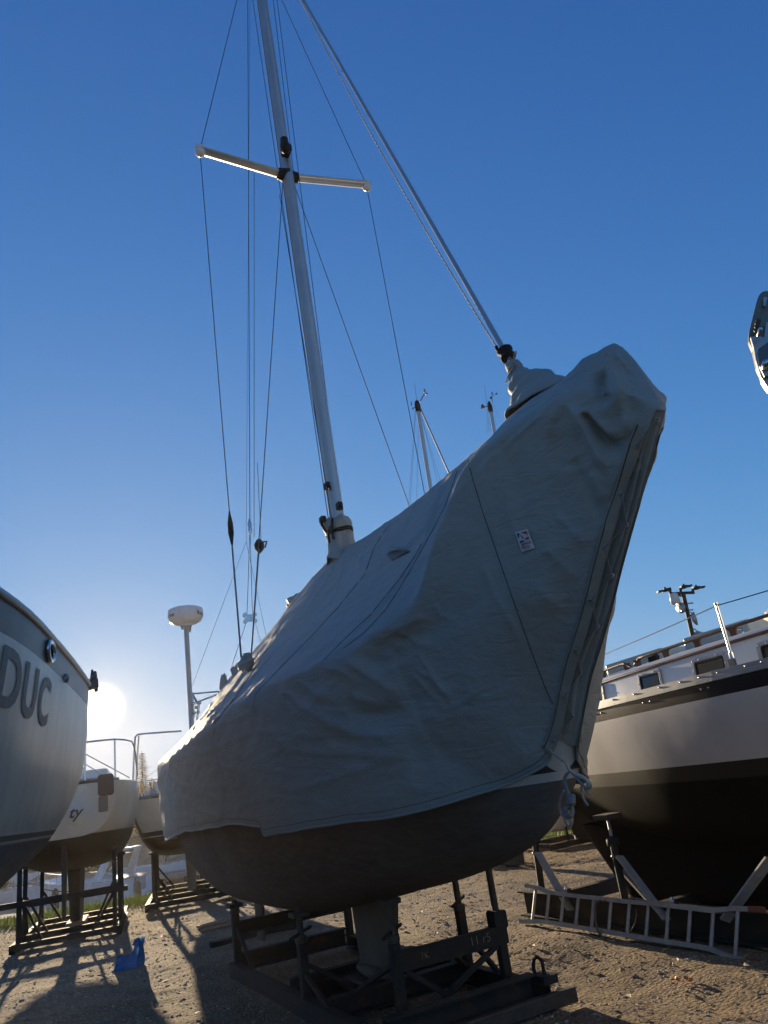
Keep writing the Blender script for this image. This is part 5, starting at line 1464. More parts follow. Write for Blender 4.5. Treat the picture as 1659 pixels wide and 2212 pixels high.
# arms and tackle beside the pole
ar = MB().tube([bw(414, 1499, 13.3), bw(480, 1493, 13.5)], .016, 8).tube([bw(422, 1518, 13.3), bw(470, 1500, 13.5)], .016, 8).tube([bw(414, 1497, 13.3), bw(430, 1525, 13.3)], .022, 8)
ar.build('davit_arm', M_galv, bb)
tk = MB()
for q in ((418, 1520), (424, 1528), (431, 1518), (428, 1538), (420, 1540)):
    tk.ball(bw(*q, 13.28), .035, 8, 6)
tk.tube([bw(416, 1500, 13.28), bw(420, 1550, 13.28)], .012, 6).tube([bw(430, 1520, 13.28), bw(425, 1555, 13.28)], .02, 6)
tk.build('tackle', M_stain, bb)
bsj = bw(532, 1170, 13.3)
bst = MB().tube([bw(415, 1482, 13.3), bsj], .004, 5).tube([bsj, bw(540, -20, 13.3)], .004, 5).tube([bsj, bw(585, 1420, 14.5)], .004, 5).build('backstay', M_wire, bb)
# ================================================================ FURTHER AWAY
def wp(px, py, y): return Vector(on_plane(px, py, (0, y, 0), np.array([0, 1.0, 0])))
# masts seen over the cover, on boats laid up behind
M_darkkeel = mat('dark_keel', (.035, .033, .034), .6)
def far_sailboat(label, base_x, base_y, top, lean_base, rig, r=.09):
    FF = Frame((base_x, base_y), 151.0)
    t_ = boat_thing('sailboat', label, 'sailboat', FF, None)
    kz = ([-3, -1, 1, 2.6, 3.4], [1.1, .75, .75, 1.1, 2.1]); bmm = ([-3, -1, 1, 2.6, 3.4], [.8, 1.15, 1.15, .6, .02])
    rows = hull_grid(np.linspace(-3, 3.4, 26), lambda s: cr(s, *bmm), lambda s: 2.05+.04*max(0, s), lambda s: cr(s, *kz), lambda s: (.55, 0, 0), 14)
    hull_mesh(rows).build('hull', M_white, t_)
    fin((.15, 1.05, .8), (.25, .95, .04), (.2, .18)).build('keel', M_darkkeel, t_)
    tl = FF.loc(top); bl = FF.loc(lean_base)
    m_ = MB().tube([(bl.x, bl.y, 2.0), tl], r, 12).build('mast', M_mast, t_)
    return t_, FF, m_
n_ = np.array([0, 1.0, 0])
Y1 = 14.0
top = wp(901, 872, Y1); low = wp(932, 1068, Y1)
dirm = (low-top).normalized(); basep = top + dirm*((top.z-2.0)/-dirm.z)
t1, F1, m1 = far_sailboat('sailboat behind the covered one with the taller masthead showing', basep.x, basep.y, top, basep, None, .042)
def L1(px, py, dy=0): return F1.loc(wp(px, py, Y1+dy))
def src3(cx_, cy_): return ((980+cx_/5.53)*.864, (940+cy_/5.53)*.864)
mh = MB().lathe([(.06, -.19), (.062, -.03), (.05, .04), (.02, .08)], L1(901, 872), (0, 0, 1), 12); mh.build('masthead', M_black, m1)
MB().tube([L1(*src3(385, 360)), L1(*src3(450, 245))], 0.0162, 6).lathe([(.01, -.05), (.028, 0), (.01, .065)], L1(*src3(452, 215)), (0, 0, 1), 10).ball(L1(*src3(480, 246)), 0.0269, 8, 5).build('wind_vane', M_galv, m1)
MB().tube([L1(*src3(320, 430)), L1(*src3(280, 458)), L1(*src3(285, 440))], 0.0108, 6).tube([L1(*src3(268, 360)), L1(*src3(268, 410))], 0.0108, 6).tube([L1(*src3(345, 350)), L1(*src3(312, 110))], 0.0043, 5).build('antenna', M_wire, m1)
MB().tube([L1(*src3(390, 440)), L1(*src3(800, 1365)), L1(*src3(900, 1590))], 0.0188, 8).build('forestay', M_alu, t1)
for a, b_ in (((320, 470), (230, 1820)), ((330, 470), (250, 1820)), ((365, 700), (340, 1760)), ((400, 500), (640, 1520)), ((400, 560), (690, 1520))):
    MB().tube([L1(*src3(*a)), L1(*src3(*b_))], .0028, 5).build('shroud', M_wire, t1)
Y2 = 15.6
top = wp(1057.5, 872, Y2); low = wp(1068, 932, Y2)
dirm = (low-top).normalized(); basep = top + dirm*((top.z-2.0)/-dirm.z)
t2, F2, m2 = far_sailboat('distant sailboat whose slimmer masthead with cup anemometer shows near the bow', basep.x, basep.y, top, basep, None, .040)
def L2(px, py, dy=0): return F2.loc(wp(px, py, Y2+dy))
MB().lathe([(.055, -.2), (.058, -.04), (.04, .04), (.02, .08)], L2(1057, 874), (0, 0, 1), 12).build('masthead', M_black, m2)
MB().tube([L2(*src3(1320, 420)), L2(*src3(1250, 425))], 0.0098, 5).ball(L2(*src3(1250, 412)), 0.0390, 8, 5).ball(L2(*src3(1240, 440)), 0.0273, 8, 5).ball(L2(*src3(1270, 436)), 0.0234, 8, 5).build('anemometer', M_black, m2)
MB().tube([L2(*src3(1390, 370)), L2(*src3(1380, 285))], 0.0078, 5).tube([L2(*src3(1365, 310)), L2(*src3(1385, 285)), L2(*src3(1382, 240))], 0.0078, 5).tube([L2(*src3(1385, 285)), L2(*src3(1445, 248))], 0.0039, 5).ball(L2(*src3(1383, 238)), 0.0234, 8, 5).ball(L2(*src3(1445, 248)), 0.0234, 8, 5).ball(L2(*src3(1365, 305)), 0.0273, 8, 5).build('wind_vane', M_black, m2)
MB().tube([L2(*src3(1312, 400)), L2(*src3(1280, 130))], 0.0031, 5).build('antenna', M_wire, m2)
for a, b_ in (((1320, 440), (1310, 810)), ((1325, 440), (1340, 790)), ((1340, 460), (1365, 750)), ((1395, 400), (1500, 600))):
    MB().tube([L2(*src3(*a)), L2(*src3(*b_))], .0028, 5).build('shroud', M_wire, t2)

# yard light pole with cameras
YP = 30.0
base = wp(1497, 1390, YP); topp = wp(1470, 1292, YP)
lp_ = thing('light_pole', 'black yard light pole with three flat lamp heads and cameras above the cabin', 'light pole', (base.x, base.y, 0))
bo = Vector((base.x, base.y, 0))
def K(cx_, cy_, dy=0): return wp((1600+cx_/5.184)*.864, (1420+cy_/5.184)*.864, YP+dy) - bo
tp0 = K(560, 335)
MB().tube([(K(700, 960).x*0, 0, 0), K(700, 960), tp0], .085, 12).build('pole', M_black, lp_)
MB().beam(K(378, 335), K(705, 318), .09, .11).build('cross_arm', M_black, lp_)
def head(pts, nm='lamp_head'):
    a, b_, c_ = [K(*p) for p in pts]
    mb = MB().tube([a, b_], .06, 8)
    d = (c_-b_); mb.beam(b_, b_+d*.55, .30, .10); mb.beam(b_+d*.5, c_, .24, .06)
    mb.ball(b_+d*.35+Vector((0, 0, .09)), .05, 8, 5)
    mb.build(nm, M_black, lp_)
head(((392, 325), (390, 275), (225, 312))); head(((530, 320), (522, 258), (665, 228), )); head(((685, 315), (680, 268), (835, 246)))
MB().lathe([(.12, 0), (.20, .03), (.17, .42), (.10, .46)], K(448, 395) - Vector((0, 0, .24)), (0, 0, 1), 16).build('floodlight', M_white, lp_)
MB().tube([K(450, 365), K(500, 355), K(545, 365)], .04, 6).build('floodlight_arm', M_black, lp_)
MB().lathe([(.01, 0), (.15, .02), (.22, .10), (.22, .16), (.05, .18)], K(560, 515, .15), (-.8, -.4, 0), 18).build('dish', M_galv, lp_)
MB().lathe([(.01, 0), (.20, .04), (.28, .14), (.02, .16)], K(672, 665, .1), (.75, -.5, 0), 20).build('dish', M_galv, lp_)
for y in (462, 550): MB().beam(K(530, y+5), K(690, y-8), .05, .05).build('bracket', M_galv, lp_)
MB().tube([K(630, 600), K(640, 572), K(662, 575), K(668, 600), K(640, 640)], .022, 6).build('cable_loop', M_black, lp_)
MB().lathe([(.05, .16), (.10, .12), (.22, .06), (.22, .03), (.10, 0)], K(738, 840) - Vector((0, 0, .08)), (0, 0, 1), 14).tube([K(690, 790), K(720, 800), K(735, 825)], .03, 6).build('camera', M_galv, lp_)

# bow fitting of a boat standing beside the camera
FX = Frame((2.27, 3.46), -100.0)
xb = boat_thing('boat', 'galvanised bow roller plate of a boat standing just outside the picture', 'boat', FX)
def XP(px, py, off=0.0):
    return FX.loc(on_plane(px, py, np.array([1.72, 3.45, 0]) + np.array([0.25, 0.97, 0])*off, np.array([.25, .97, 0])))
def x7(cx_, cy_): return ((1840+cx_/7.375)*.864, (700+cy_/7.375)*.864)
outl = [(1250, 330), (740, 210), (590, 203), (530, 205), (480, 225), (430, 275), (400, 340), (370, 440), (330, 600), (290, 760), (250, 920), (238, 1010), (238, 1120), (270, 1200), (310, 1290), (340, 1420), (380, 1610), (440, 1740), (470, 1850), (540, 1960), (600, 2040), (760, 2140), (1250, 2000)]
bk_ = Vector((-FX.h @ np.array([0, 0, 1.]), 0, 0))
thick = FX.loc(FX.o + np.array([.25, .97, 0])*.035) - FX.loc(FX.o)
M_plate = mat('weathered_plate', (0.17, 0.16, 0.13), 0.45, .5, .3, 12, .2, 40)
slot = [(500, 480), (530, 340), (545, 325), (575, 330), (575, 345), (545, 490), (520, 498)]
bm = bmesh.new()
mbx = MB().prism([XP(*x7(*p)) for p in outl], thick)
plate = mbx.build('bow_plate', M_plate, xb)
MB().prism([XP(*x7(*p), -.012) for p in [(500, 345), (525, 322), (575, 330), (575, 350), (545, 495), (500, 490)]], -thick*.2).build('slot', M_galv, plate)
MB().prism([XP(*x7(*p), -.030) for p in [(270, 1050), (420, 1030), (520, 1060), (560, 780), (760, 760), (760, 1100), (590, 1150), (420, 1270), (400, 1400), (430, 1600), (520, 1790), (760, 1700), (760, 2050), (600, 2000), (470, 1800), (370, 1480), (330, 1250)]], thick*.8).build('gusset', M_galv, plate)
MB().prism([XP(*x7(*p), -.045) for p in [(430, 1290), (590, 1140), (780, 1080), (780, 1700), (520, 1800), (430, 1600), (400, 1400)]], thick*.5).build('cheek', mat('cheek_grey', (.10, .12, .13), .4), plate)
for q in ((540, 1610), (420, 1015)):
    c_ = XP(*x7(*q), -.06); MB().lathe([(.012 if q[0] < 500 else .022, 0), (.012 if q[0] < 500 else .022, .06), (.006, .065)], c_, -thick, 16).build('bolt', M_stain, plate)
MB().prism([XP(*x7(*p), -.05) for p in [(430, 1610), (560, 1500), (760, 1560), (760, 1690), (520, 1800)]], -thick*.3).build('washer_plate', M_galv, plate)
lmp = MB()
for q in ((385, 860), (395, 800), (375, 930), (410, 760)):
    lmp.ball(XP(*x7(*q), -.03), .013, 10, 6)
lmp.build('shackle', M_rust, plate)
# the hull it is bolted to
rows = hull_grid(np.linspace(-6.5, -.02, 20), lambda s: cr(s, [-6.5, -3, -1.2, -.02], [1.0, 1.2, .7, .03]), lambda s: 3.52, lambda s: cr(s, [-6.5, -3, -1.6, -.8, -.02], [1.0, .8, 1.2, 2.1, 3.25]), lambda s: (.6, 0, .03), 14)
hx = hull_mesh(rows).build('hull', M_white, xb)
fin((-4.2, -2.4, .85), (-4.0, -2.8, .04), (.25, .2)).build('keel', M_rust, xb)

# blue shopping bag on the gravel
bp0 = on_z(279, 2092); bag = thing('shopping_bag', 'crumpled blue plastic carrier bag left on the gravel', 'bag', (bp0[0], bp0[1], ground_z(bp0[0], bp0[1])))
mbag, t, b = new_mat('blue_polythene')
tc = N(t, 'ShaderNodeTexCoord'); n1 = N(t, 'ShaderNodeTexNoise', Scale=9.0, Detail=4.0); t.links.new(tc.outputs['Object'], n1.inputs['Vector'])
c = ramp(t, n1.outputs[0], [(.35, (.02, .12, .34)), (.65, (.05, .24, .52))]); t.links.new(c, b.inputs['Base Color']); b.inputs['Roughness'].default_value = .25
trn = N(t, 'ShaderNodeBsdfTranslucent'); t.links.new(c, trn.inputs[0]); ms = N(t, 'ShaderNodeMixShader'); ms.inputs[0].default_value = .45
t.links.new(b.outputs[0], ms.inputs[1]); t.links.new(trn.outputs[0], ms.inputs[2]); t.links.new(ms.outputs[0], [n for n in t.nodes if n.type == 'OUTPUT_MATERIAL'][0].inputs[0])
rows = []
for i in range(30):
    u = i/29; row = []
    for k in range(65):
        a = 2*math.pi*k/64; ca, sa = math.cos(a), math.sin(a)
        se = 3.0; cx_ = np.sign(ca)*abs(ca)**(2/se); sx_ = np.sign(sa)*abs(sa)**(2/se)
        top = .125 + .15*smooth01((ca+.05)/.7) + .02*math.sin(a*3)
        w_ = 1 - .10*u - .55*smooth01((u-.55)/.45)*max(0, ca)     # the tall side gathers to a ridge
        q = noise.noise((ca*1.8, sa*1.8, u*2.0)); q2 = noise.noise((ca*5+u*3, sa*5, u*5))
        k_ = 1 + .16*q + .09*(.3-abs(q2))*2*u
        row.append((.17*cx_*k_*(1-.12*u) + .02*u, .10*sx_*k_*(1-.45*u), top*u*(1+.10*q2)))
    rows.append(row)
MB().grid(rows, True).build('bag_body', mbag, bag)
MB().tube([(.07, -.01, .22), (.085, 0, .275), (.105, .01, .28), (.125, 0, .23)], [.03, .02, .02, .03], 7).build('handle', mbag, bag)

# boards lying on the ground
for k, (a, b_, w_, th_, mt, lb_) in enumerate((((428, 2008), (506, 1990), .16, .03, M_plank, 'pale pine board lying nearest the light beside the covered boat'), ((436, 2016), (512, 1999), .12, .03, M_plank, 'second pine board lying close to the first behind the cradle'), ((455, 2052), (640, 2008), .12, .07, M_steel, 'long dark beam lying on the gravel behind the cradle'))):
    pa = on_z(*a); pb2 = on_z(*b_)
    tt = thing('board' if k < 2 else 'steel_beam', lb_, 'board' if k < 2 else 'beam', (pa[0], pa[1], 0), 0)
    d = Vector(pb2)-Vector(pa)
    MB().beam((0, 0, th_/2+.015), (d.x, d.y, th_/2+.02), w_, th_).build('plank' if k < 2 else 'bar', mt, tt)

# pale grey crate beside it
pc_ = on_z(1060, 1868); ct = thing('pallet', 'grey weathered pallet on the gravel beyond the bow, by a dark keel', 'pallet', (pc_[0], pc_[1], 0), .4)
for k in range(5): MB().box((-.28+.14*k, 0, .115), .10, .6, .02).build('slat', M_wood, ct)
for k in range(3): MB().box((0, -.25+.25*k, .055), .66, .06, .09).build('bearer', M_wood, ct)

# small open boat on a low steel frame by the far grass, seen under the bow
dg0 = on_z(1255, 1822)
Fd = Frame((dg0[0]+.2, dg0[1]+.5), 60.0)
dg = boat_thing('dinghy', 'small white dinghy with blue inside on a low frame by the far grass', 'dinghy', Fd)
rows = hull_grid(np.linspace(-1.0, 1.1, 14), lambda s: cr(s, [-1, 0, .7, 1.1], [.45, .55, .35, .03]), lambda s: .62, lambda s: cr(s, [-1, 0, .7, 1.1], [.28, .22, .32, .6]), lambda s: (.5, 0, 0), 12)
hull_mesh(rows, deck=False).build('hull', M_white, dg)
MB().grid([[(s, y*cr(s, [-1, 0, .7, 1.1], [.42, .52, .32, .02]), .56) for y in (1, 0, -1)] for s in np.linspace(-.98, 1.08, 10)]).build('interior', mat('blue_interior', (.08, .25, .33), .5), dg)
fr_ = boat_thing('steel_frame', 'low dark steel frame carrying the small dinghy', 'frame', Fd)
for w_ in (.5, -.5): MB().beam((-1.3, w_, .06), (1.3, w_, .06), .07, .10).build('rail', M_steel, fr_)
for s in (-1.1, 0, 1.1): MB().beam((s, -.5, .06), (s, .5, .06), .06, .08).build('cross_bar', M_steel, fr_)
for s, w_ in ((-.8, .45), (.6, .45), (-.8, -.45), (.6, -.45)): MB().beam((s, w_, .1), (s*.9, w_*.8, .34), .04, .04).build('strut', M_steel, fr_)

# orange leaves lying near the ladder's end
orl = mat('orange_leaf', (.55, .17, .03), .6)
for k, (px, py, lb_) in enumerate(((1459, 2118, 'bright orange leaf on the gravel, left one of the pair below the ladder'), (1488, 2120, 'bright orange leaf on the gravel, right one of the pair below the ladder'))):
    q = on_z(px, py); lf = thing('leaf', lb_, 'leaf', (q[0], q[1], ground_z(q[0], q[1])+.02), k*1.3)
    V = [(0.026*math.cos(a)*(1+.3*math.cos(5*a)), .026*math.sin(a)*(1+.3*math.cos(5*a)), .014+.012*math.sin(2*a)) for a in np.linspace(0, 2*math.pi, 21)[:-1]]
    MB().add([(0, 0, .01)] + V, [(0, 1+i, 1+(i+1) % 20) for i in range(20)]).build('leaf_blade', orl, lf)

# ---------------------------------------------------------------- marina
def floating_dock(label, a, b_, w_, piles=True):
    t_ = thing('floating_dock', label, 'dock', (a[0], a[1], WZ))
    d = Vector((b_[0]-a[0], b_[1]-a[1], 0)); L_ = d.length; d.normalize(); nn = Vector((-d.y, d.x, 0))
    n = max(4, int(L_/1.1))
    for k in range(n):
        p = d*(L_*(k+.5)/n); 
        MB().beam(p - d*(L_/n*.48) + Vector((0, 0, .42)), p + d*(L_/n*.48) + Vector((0, 0, .42)), w_, .06).build('deck_panel', M_concrete, t_)
    for sg in (-1, 1):
        MB().beam(nn*sg*(w_/2-.05) + Vector((0, 0, .26)), d*L_ + nn*sg*(w_/2-.05) + Vector((0, 0, .26)), .1, .24).build('fender_board', M_wood, t_)
    for k in range(int(L_/2.4)):
        MB().beam(d*(2.4*k+.5) + Vector((0, 0, .02)), d*(2.4*k+1.5) + Vector((0, 0, .02)), w_*.9, .36).build('float', M_black, t_)
    return t_
floating_dock('nearest floating dock along the bank below the left boats', (-23, 36.5), (-9.2, 30.0), 1.3)
floating_dock('floating dock just beyond the moored motor cruiser', (-26, 50), (-6, 44), 1.6)
floating_dock('farthest floating dock across the marina basin', (-30, 57), (-4, 52.5), 1.6)
for k, (x, y, lb_) in enumerate(((-11.6, 31.4, 'thick mooring pile at the near dock end behind the cruiser'), (-15.8, 33.5, 'mooring pile beside the middle of the near dock'), (-20.5, 35.8, 'mooring pile at the far left of the near dock'), (-10.0, 45.6, 'mooring pile by the dock beyond the cruiser'))):
    t_ = thing('mooring_pile', lb_, 'pile', (x, y, -2.6), 0, None)
    MB().lathe([(.14, 0), (.14, 1.9), (.12, 1.95), (.02, 2.05)], n=14).build('pile_shaft', M_rust, t_)

# motor cruiser moored by the bank
FC = Frame((-16.9, 39.6), -62.0)
mc = boat_thing('motor_cruiser', 'white motor cruiser with raked windscreen and radar arch moored below the bank', 'motor boat', FC)
mc.location.z = WZ
cbm = lambda s: cr(s, [-3.4, -1, 1, 2.6, 3.8], [1.15, 1.25, 1.15, .7, .03]); csh = lambda s: .98 + .10*smooth01((s+1)/4)*2
rows = hull_grid(np.linspace(-3.4, 3.8, 30), cbm, csh, lambda s: cr(s, [-3.4, 1, 2.6, 3.8], [-.25, -.25, -.1, 1.1]), lambda s: (.35, 0, .05), 14)
M_cr = mat_bands('motor_cruiser_paint', [(-1, (.03, .04, .05), .4), (.12, (.72, .72, .71), .2)], .2, zmax=4)
hc = hull_mesh(rows).build('hull', M_white, mc); smooth_edges(hc, 40)
for sg in (1, -1):
    MB().grid([[(s, sg*(cbm(s)*.997+.012), csh(s)-.30+dz - .02*smooth01((-2.0-s)/1.2)*10*.0) for dz in (0, .05)] for s in np.linspace(-3.3, 2.6, 24)], True, flip=sg > 0).build('stripe', M_navy, mc)
    for s in (-1.4, .4): MB().lathe([(.12, 0), (.12, .02), (.09, .025)], (s, sg*(cbm(s)-.02), .55), (0, sg, 0), 16).build('porthole', M_glass, mc)
cab_rows = []
for s, zt2, w_ in ((-3.2, 1.05, .95), (-2.2, 1.1, 1.0), (-.6, 1.15, 1.0), (-.5, 1.25, .95), (.6, 1.42, .85), (1.6, 1.38, .70), (2.8, 1.25, .4), (3.4, 1.2, .1)):
    cab_rows.append([(s, y*w_, 1.0 + (zt2-1.0)*zf) for y, zf in ((1, 0), (.92, .7), (.7, 1), (0, 1.1), (-.7, 1), (-.92, .7), (-1, 0))])
MB().grid(cab_rows, True).build('cabin_top', M_white, mc)
ws_ = [[(-.9, y, 1.2 + .0), (-1.35 if abs(y) < .9 else -1.5, y*.85, 1.78)] for y in np.linspace(-.95, .95, 7)]
ws_ = [[(.35-.5*abs(y)**2, y, 1.32), (-.55-.5*abs(y)**2, y*.86, 1.85)] for y in np.linspace(-.98, .98, 9)]
wsg = MB().grid(ws_, True).build('windscreen', mat('tinted_screen', (.16, .19, .17), .05, 0, .1, 2), mc)
MB().tube([r_[1] for r_ in ws_], .03, 6).tube([ws_[0][0], ws_[0][1]], .03, 6).tube([ws_[-1][0], ws_[-1][1]], .03, 6).tube([ws_[4][0], ws_[4][1]], .02, 6).build('frame', M_white, wsg)
for sg in (1, -1):
    MB().prism([(-1.9, sg*1.02, 1.05), (-1.3, sg*1.02, 1.05), (-2.2, sg*.86, 2.25), (-2.55, sg*.86, 2.25)], (0, -.08*sg, 0)).build('arch_leg', M_white, mc)
bevel(MB().box((-2.4, 0, 2.25), .34, 1.8, .10).build('radar_arch', M_white, mc), .03)
MB().lathe([(.20, 0), (.24, .05), (.22, .14), (.05, .18)], (-2.35, 0, 2.31), n=18).build('radar', M_white, mc)
MB().grid([[(s, y, 2.0 + .12*(1-y*y) - .05*(s+1.4)**2) for y in (-.95, -.5, 0, .5, .95)] for s in np.linspace(-2.3, -.6, 6)], True).build('bimini', mat('canvas_tan', (.4, .36, .3), .8), mc)
rlp = MB().tube([(s, -cbm(s)*.92, csh(s)+.42) for s in np.linspace(.3, 3.6, 12)], .018, 6).tube([(s, cbm(s)*.92, csh(s)+.42) for s in np.linspace(.3, 3.6, 12)], .018, 6)
for s in np.linspace(.5, 3.5, 5):
    for sg in (1, -1): rlp.tube([(s, sg*cbm(s)*.92, csh(s)), (s, sg*cbm(s)*.92, csh(s)+.42)], .015, 6)
rlp.build('bow_rail', M_stain, mc)
MB().box((-3.7, 0, .25), .6, 1.7, .08).build('swim_platform', M_white, mc)
bevel(MB().box((-3.62, .2, .75), .35, .4, .6).build('outboard_motor', M_galv, mc), .06)

# a second small motorboat moored left of it
FC2 = Frame((-24.6, 45.5), -70.0)
mc2 = boat_thing('motor_boat', 'smaller open motorboat with grey canopy left of the cruiser', 'motor boat', FC2); mc2.location.z = WZ
bm2_ = lambda s: cr(s, [-2.6, 0, 1.6, 2.8], [.95, 1.0, .6, .03])
rows = hull_grid(np.linspace(-2.6, 2.8, 20), bm2_, lambda s: .85+.03*max(0, s), lambda s: cr(s, [-2.6, 1, 2.8], [-.2, -.2, .8]), lambda s: (.4, 0, .05), 12)
hull_mesh(rows).build('hull', M_white, mc2)
MB().grid([[(s, y, 1.5 + .25*(1-y*y)) for y in (-.9, -.5, 0, .5, .9)] for s in np.linspace(-2.0, .4, 6)], True).build('canopy', mat('canopy_cloth', (.25, .27, .3), .8), mc2)
for s in (-1.9, .3):
    for sg in (1, -1): MB().tube([(s, .85*sg, .85), (s, .88*sg, 1.55)], .02, 6).build('canopy_pole', M_stain, mc2)
MB().grid([[(.5+.0, y, .88), (.15, y*.9, 1.35)] for y in (-.85, -.4, 0, .4, .85)], True).build('windscreen', M_glass, mc2)

# two more of the small motorboats lie further along the docks
for (px, py, rz, lb_) in ((372, 1898, .5, 'open motorboat moored beyond the cradle of the radar boat'), (28, 1915, -.2, 'open motorboat moored at the far left behind the lettered hull')):
    q = on_z(px, py, WZ)
    c = mc2.copy(); COL.objects.link(c); c.location = (q[0], q[1], WZ); c.rotation_euler.z += rz
    c['label'] = lb_; c['group'] = 'small motorboats at the docks'
    for ch in list(mc2.children):
        d_ = ch.copy(); COL.objects.link(d_); d_.parent = c
mc2['group'] = 'small motorboats at the docks'

# ---------------------------------------------------------------- trees across the water
M_bark = mat('bark', (.045, .033, .025), .9, 0, .3, 10, .5, 30)
def leaf_mat(nm, a, b_):
    m, t, b = new_mat(nm); tc = N(t, 'ShaderNodeNewGeometry')
    c = ramp(t, tc.outputs['Random Per Island'], [(0, a), (1, b_)]); t.links.new(c, b.inputs['Base Color']); b.inputs['Roughness'].default_value = .7
    b.inputs['Specular IOR Level'].default_value = .2
    return m
M_needle = leaf_mat('spruce_needles', (.012, .020, .010), (.030, .040, .018))
M_foliage = leaf_mat('autumn_foliage', (.035, .05, .016), (.10, .085, .03))
def conifer(label, x, y, h_, r_, seed, z0=0.0, thin=1.0):
    rnd = random.Random(seed)
    t_ = thing('spruce_tree', label, 'tree', (x, y, z0))
    MB().tube([(0, 0, 0), (.03*h_*.1, 0, h_*.5), (0, 0, h_)], [.018*h_, .011*h_, .002*h_], 8).build('trunk', M_bark, t_)
    V = []; F = []
    z = h_*.10
    while z < h_*.985:
        u = z/h_; rad = r_*(1-u)**.78*(.82+.36*rnd.random()); nb = 7 if u < .85 else 5
        a0 = rnd.random()*6.28
        for k in range(nb):
            a = a0 + 2*math.pi*k/nb + rnd.uniform(-.3, .3); rl_ = rad*rnd.uniform(.6, 1.12)
            d = Vector((math.cos(a), math.sin(a), 0)); pr = Vector((-d.y, d.x, 0))
            nseg = max(4, int(rl_/(.045*h_)*2.6))
            for s in range(nseg):
                q = (s+.5)/nseg; c_ = d*(rl_*q) + Vector((0, 0, z - rl_*.22*q + rl_*.20*q*q))
                for sgn in (-1, 1, 0):
                    ln = h_*.040*(1.15-.5*q)*rnd.uniform(.7, 1.3)
                    tip = c_ + (pr*sgn*.9 + d*.55)*ln + Vector((0, 0, -ln*rnd.uniform(.0, .45)))
                    sd = (d*.3 - pr*sgn*.1)*ln*.55; bse = len(V)
                    V += [c_-sd*.5 + Vector((0, 0, .08*ln)), c_+sd*.5, tip]; F.append((bse, bse+1, bse+2))
        z += h_*.026*(1.05-.45*u)
    MB().add(V, F).build('crown', M_needle, t_)
def broadleaf(label, x, y, h_, r_, seed, z0=0.0):
    rnd = random.Random(seed)
    t_ = thing('broadleaf_tree', label, 'tree', (x, y, z0))
    tr3 = MB().tube([(0, 0, 0), (.1, 0, h_*.35), (.0, .1, h_*.75)], [.03*h_, .02*h_, .006*h_], 8)
    V = []; F = []
    for k in range(9):
        a = rnd.random()*6.28; u = rnd.uniform(.45, 1.0); c_ = Vector((math.cos(a)*r_*rnd.uniform(.1, .75), math.sin(a)*r_*.6, h_*(.35+.6*u*.95)))
        tr3.tube([(0, 0, h_*.3), tuple(c_)], [.010*h_, .003*h_], 5)
        cr3 = r_*rnd.uniform(.28, .5)
        for q in range(260):
            v = Vector((rnd.gauss(0, .5), rnd.gauss(0, .5), rnd.gauss(0, .42)))*cr3
            p = c_+v; s = h_*.022*rnd.uniform(.6, 1.5); e1_ = Vector((rnd.uniform(-1, 1), rnd.uniform(-1, 1), rnd.uniform(-1, 1)))*s; e2_ = Vector((rnd.uniform(-1, 1), rnd.uniform(-1, 1), rnd.uniform(-1, 1)))*s
            bse = len(V); V += [p-e1_, p+e1_, p+e2_]; F.append((bse, bse+1, bse+2))
    tr3.build('trunk', M_bark, t_); MB().add(V, F).build('crown', M_foliage, t_)
sx0 = wp(306, 1622, 68)
conifer('tall lone spruce standing between the stern rails across the water', sx0.x, 68, sx0.z+.3, 2.5, 3, -.3)
def at_y(px, y): return wp(px, 1760, y).x
conifer('shorter spruce close to the edge of the grey cover', at_y(357, 69.1), 69.1, 4.86, 1.72, 5, -.4)
broadleaf('bushy tree right of the outboard bracket beyond the water', at_y(246, 67.0), 67.0, 4.48, 2.38, 8, -.4)
broadleaf('low round tree behind the lone spruce', at_y(282, 73.6), 73.6, 3.58, 2.64, 9, -.2)
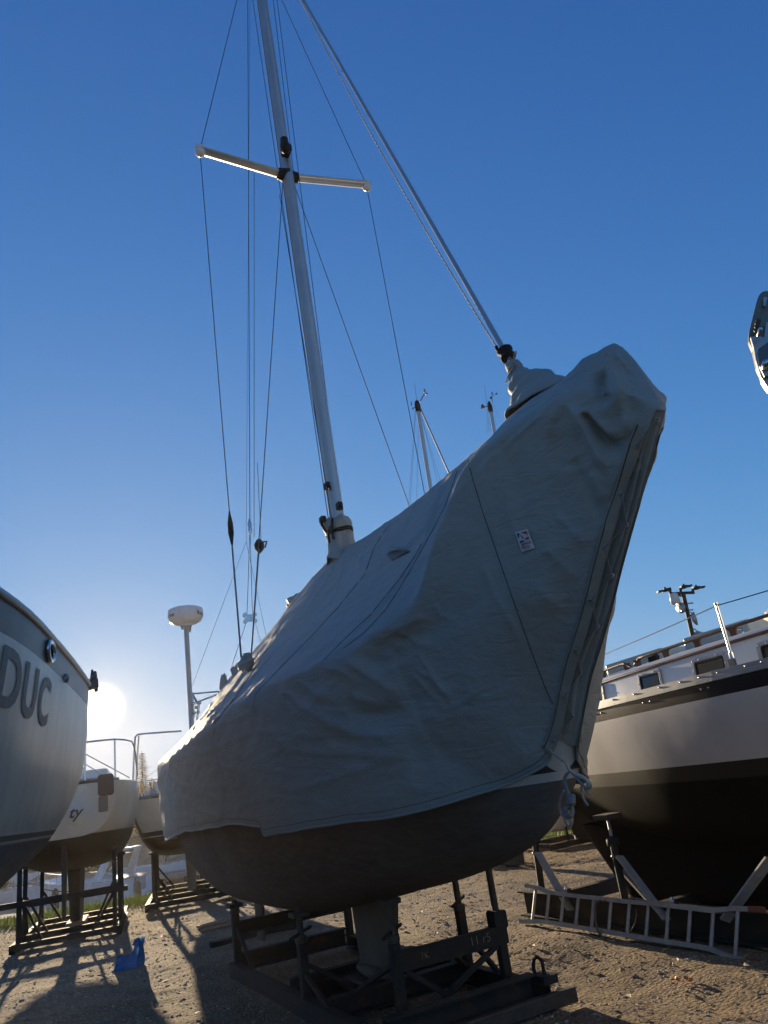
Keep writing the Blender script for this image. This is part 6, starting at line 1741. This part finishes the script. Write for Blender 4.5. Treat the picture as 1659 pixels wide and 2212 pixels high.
conifer('distant spruce left of the tall lone one', at_y(205, 73.0), 73.0, 4.1, 1.58, 11, -.2)
broadleaf('wide tree beyond the hull with lettering', at_y(140, 72.1), 72.1, 4.61, 3.3, 12, -.2)
broadleaf('dark tree low behind the radar boat', at_y(420, 73.0), 73.0, 4.22, 3.3, 13, -.2)
broadleaf('tree far across the water behind the covered boat', at_y(560, 75.1), 75.1, 4.48, 3.3, 14, -.2)
V = []; F = []
for k in range(34000):
    x = random.uniform(-110, 110); y = random.uniform(74, 92); hmx = 4.4 + 1.2*noise.noise((x*.06, 0, 0)) + 1.2*noise.noise((x*.25, 3, 0))
    z = hmx*random.random()**.6; s = random.uniform(.18, .45); bse = len(V)
    V += [(x-s, y, z), (x+s, y+random.uniform(-s, s), z+random.uniform(-s, s)), (x+random.uniform(-s, s), y, z+s*1.4)]; F.append((bse, bse+1, bse+2))
o = MB().add(V, F).build('far_woods', M_needle); tag(o, 'dark strip of woods along the far shore', None, None, 'stuff')

# ================================================================ HAZE VOLUME ADDED TO IMITATE LENS GLARE
hz = bpy.data.materials.new('glare_haze'); hz.use_nodes = True
t = hz.node_tree; t.nodes.clear()
out = t.nodes.new('ShaderNodeOutputMaterial'); pv_ = t.nodes.new('ShaderNodeVolumePrincipled')
pv_.inputs['Color'].default_value = (1.0, 0.88, 0.70, 1); pv_.inputs['Density'].default_value = HAZE; pv_.inputs['Anisotropy'].default_value = 0.64
t.links.new(pv_.outputs[0], out.inputs['Volume'])
hb_ = MB(); x0, x1, y0, y1, z0, z1 = -150, 150, -35, 120, -4.2, 14.2
hb_.add([(x0, y0, z0), (x1, y0, z0), (x1, y1, z0), (x0, y1, z0), (x0, y0, z1), (x1, y0, z1), (x1, y1, z1), (x0, y1, z1)], [(3, 2, 1, 0), (4, 5, 6, 7), (0, 1, 5, 4), (1, 2, 6, 5), (2, 3, 7, 6), (3, 0, 4, 7)])
hzo = hb_.build('haze', hz); tag(hzo, 'thin haze volume added over the boatyard to imitate lens glare', None, None, 'stuff')
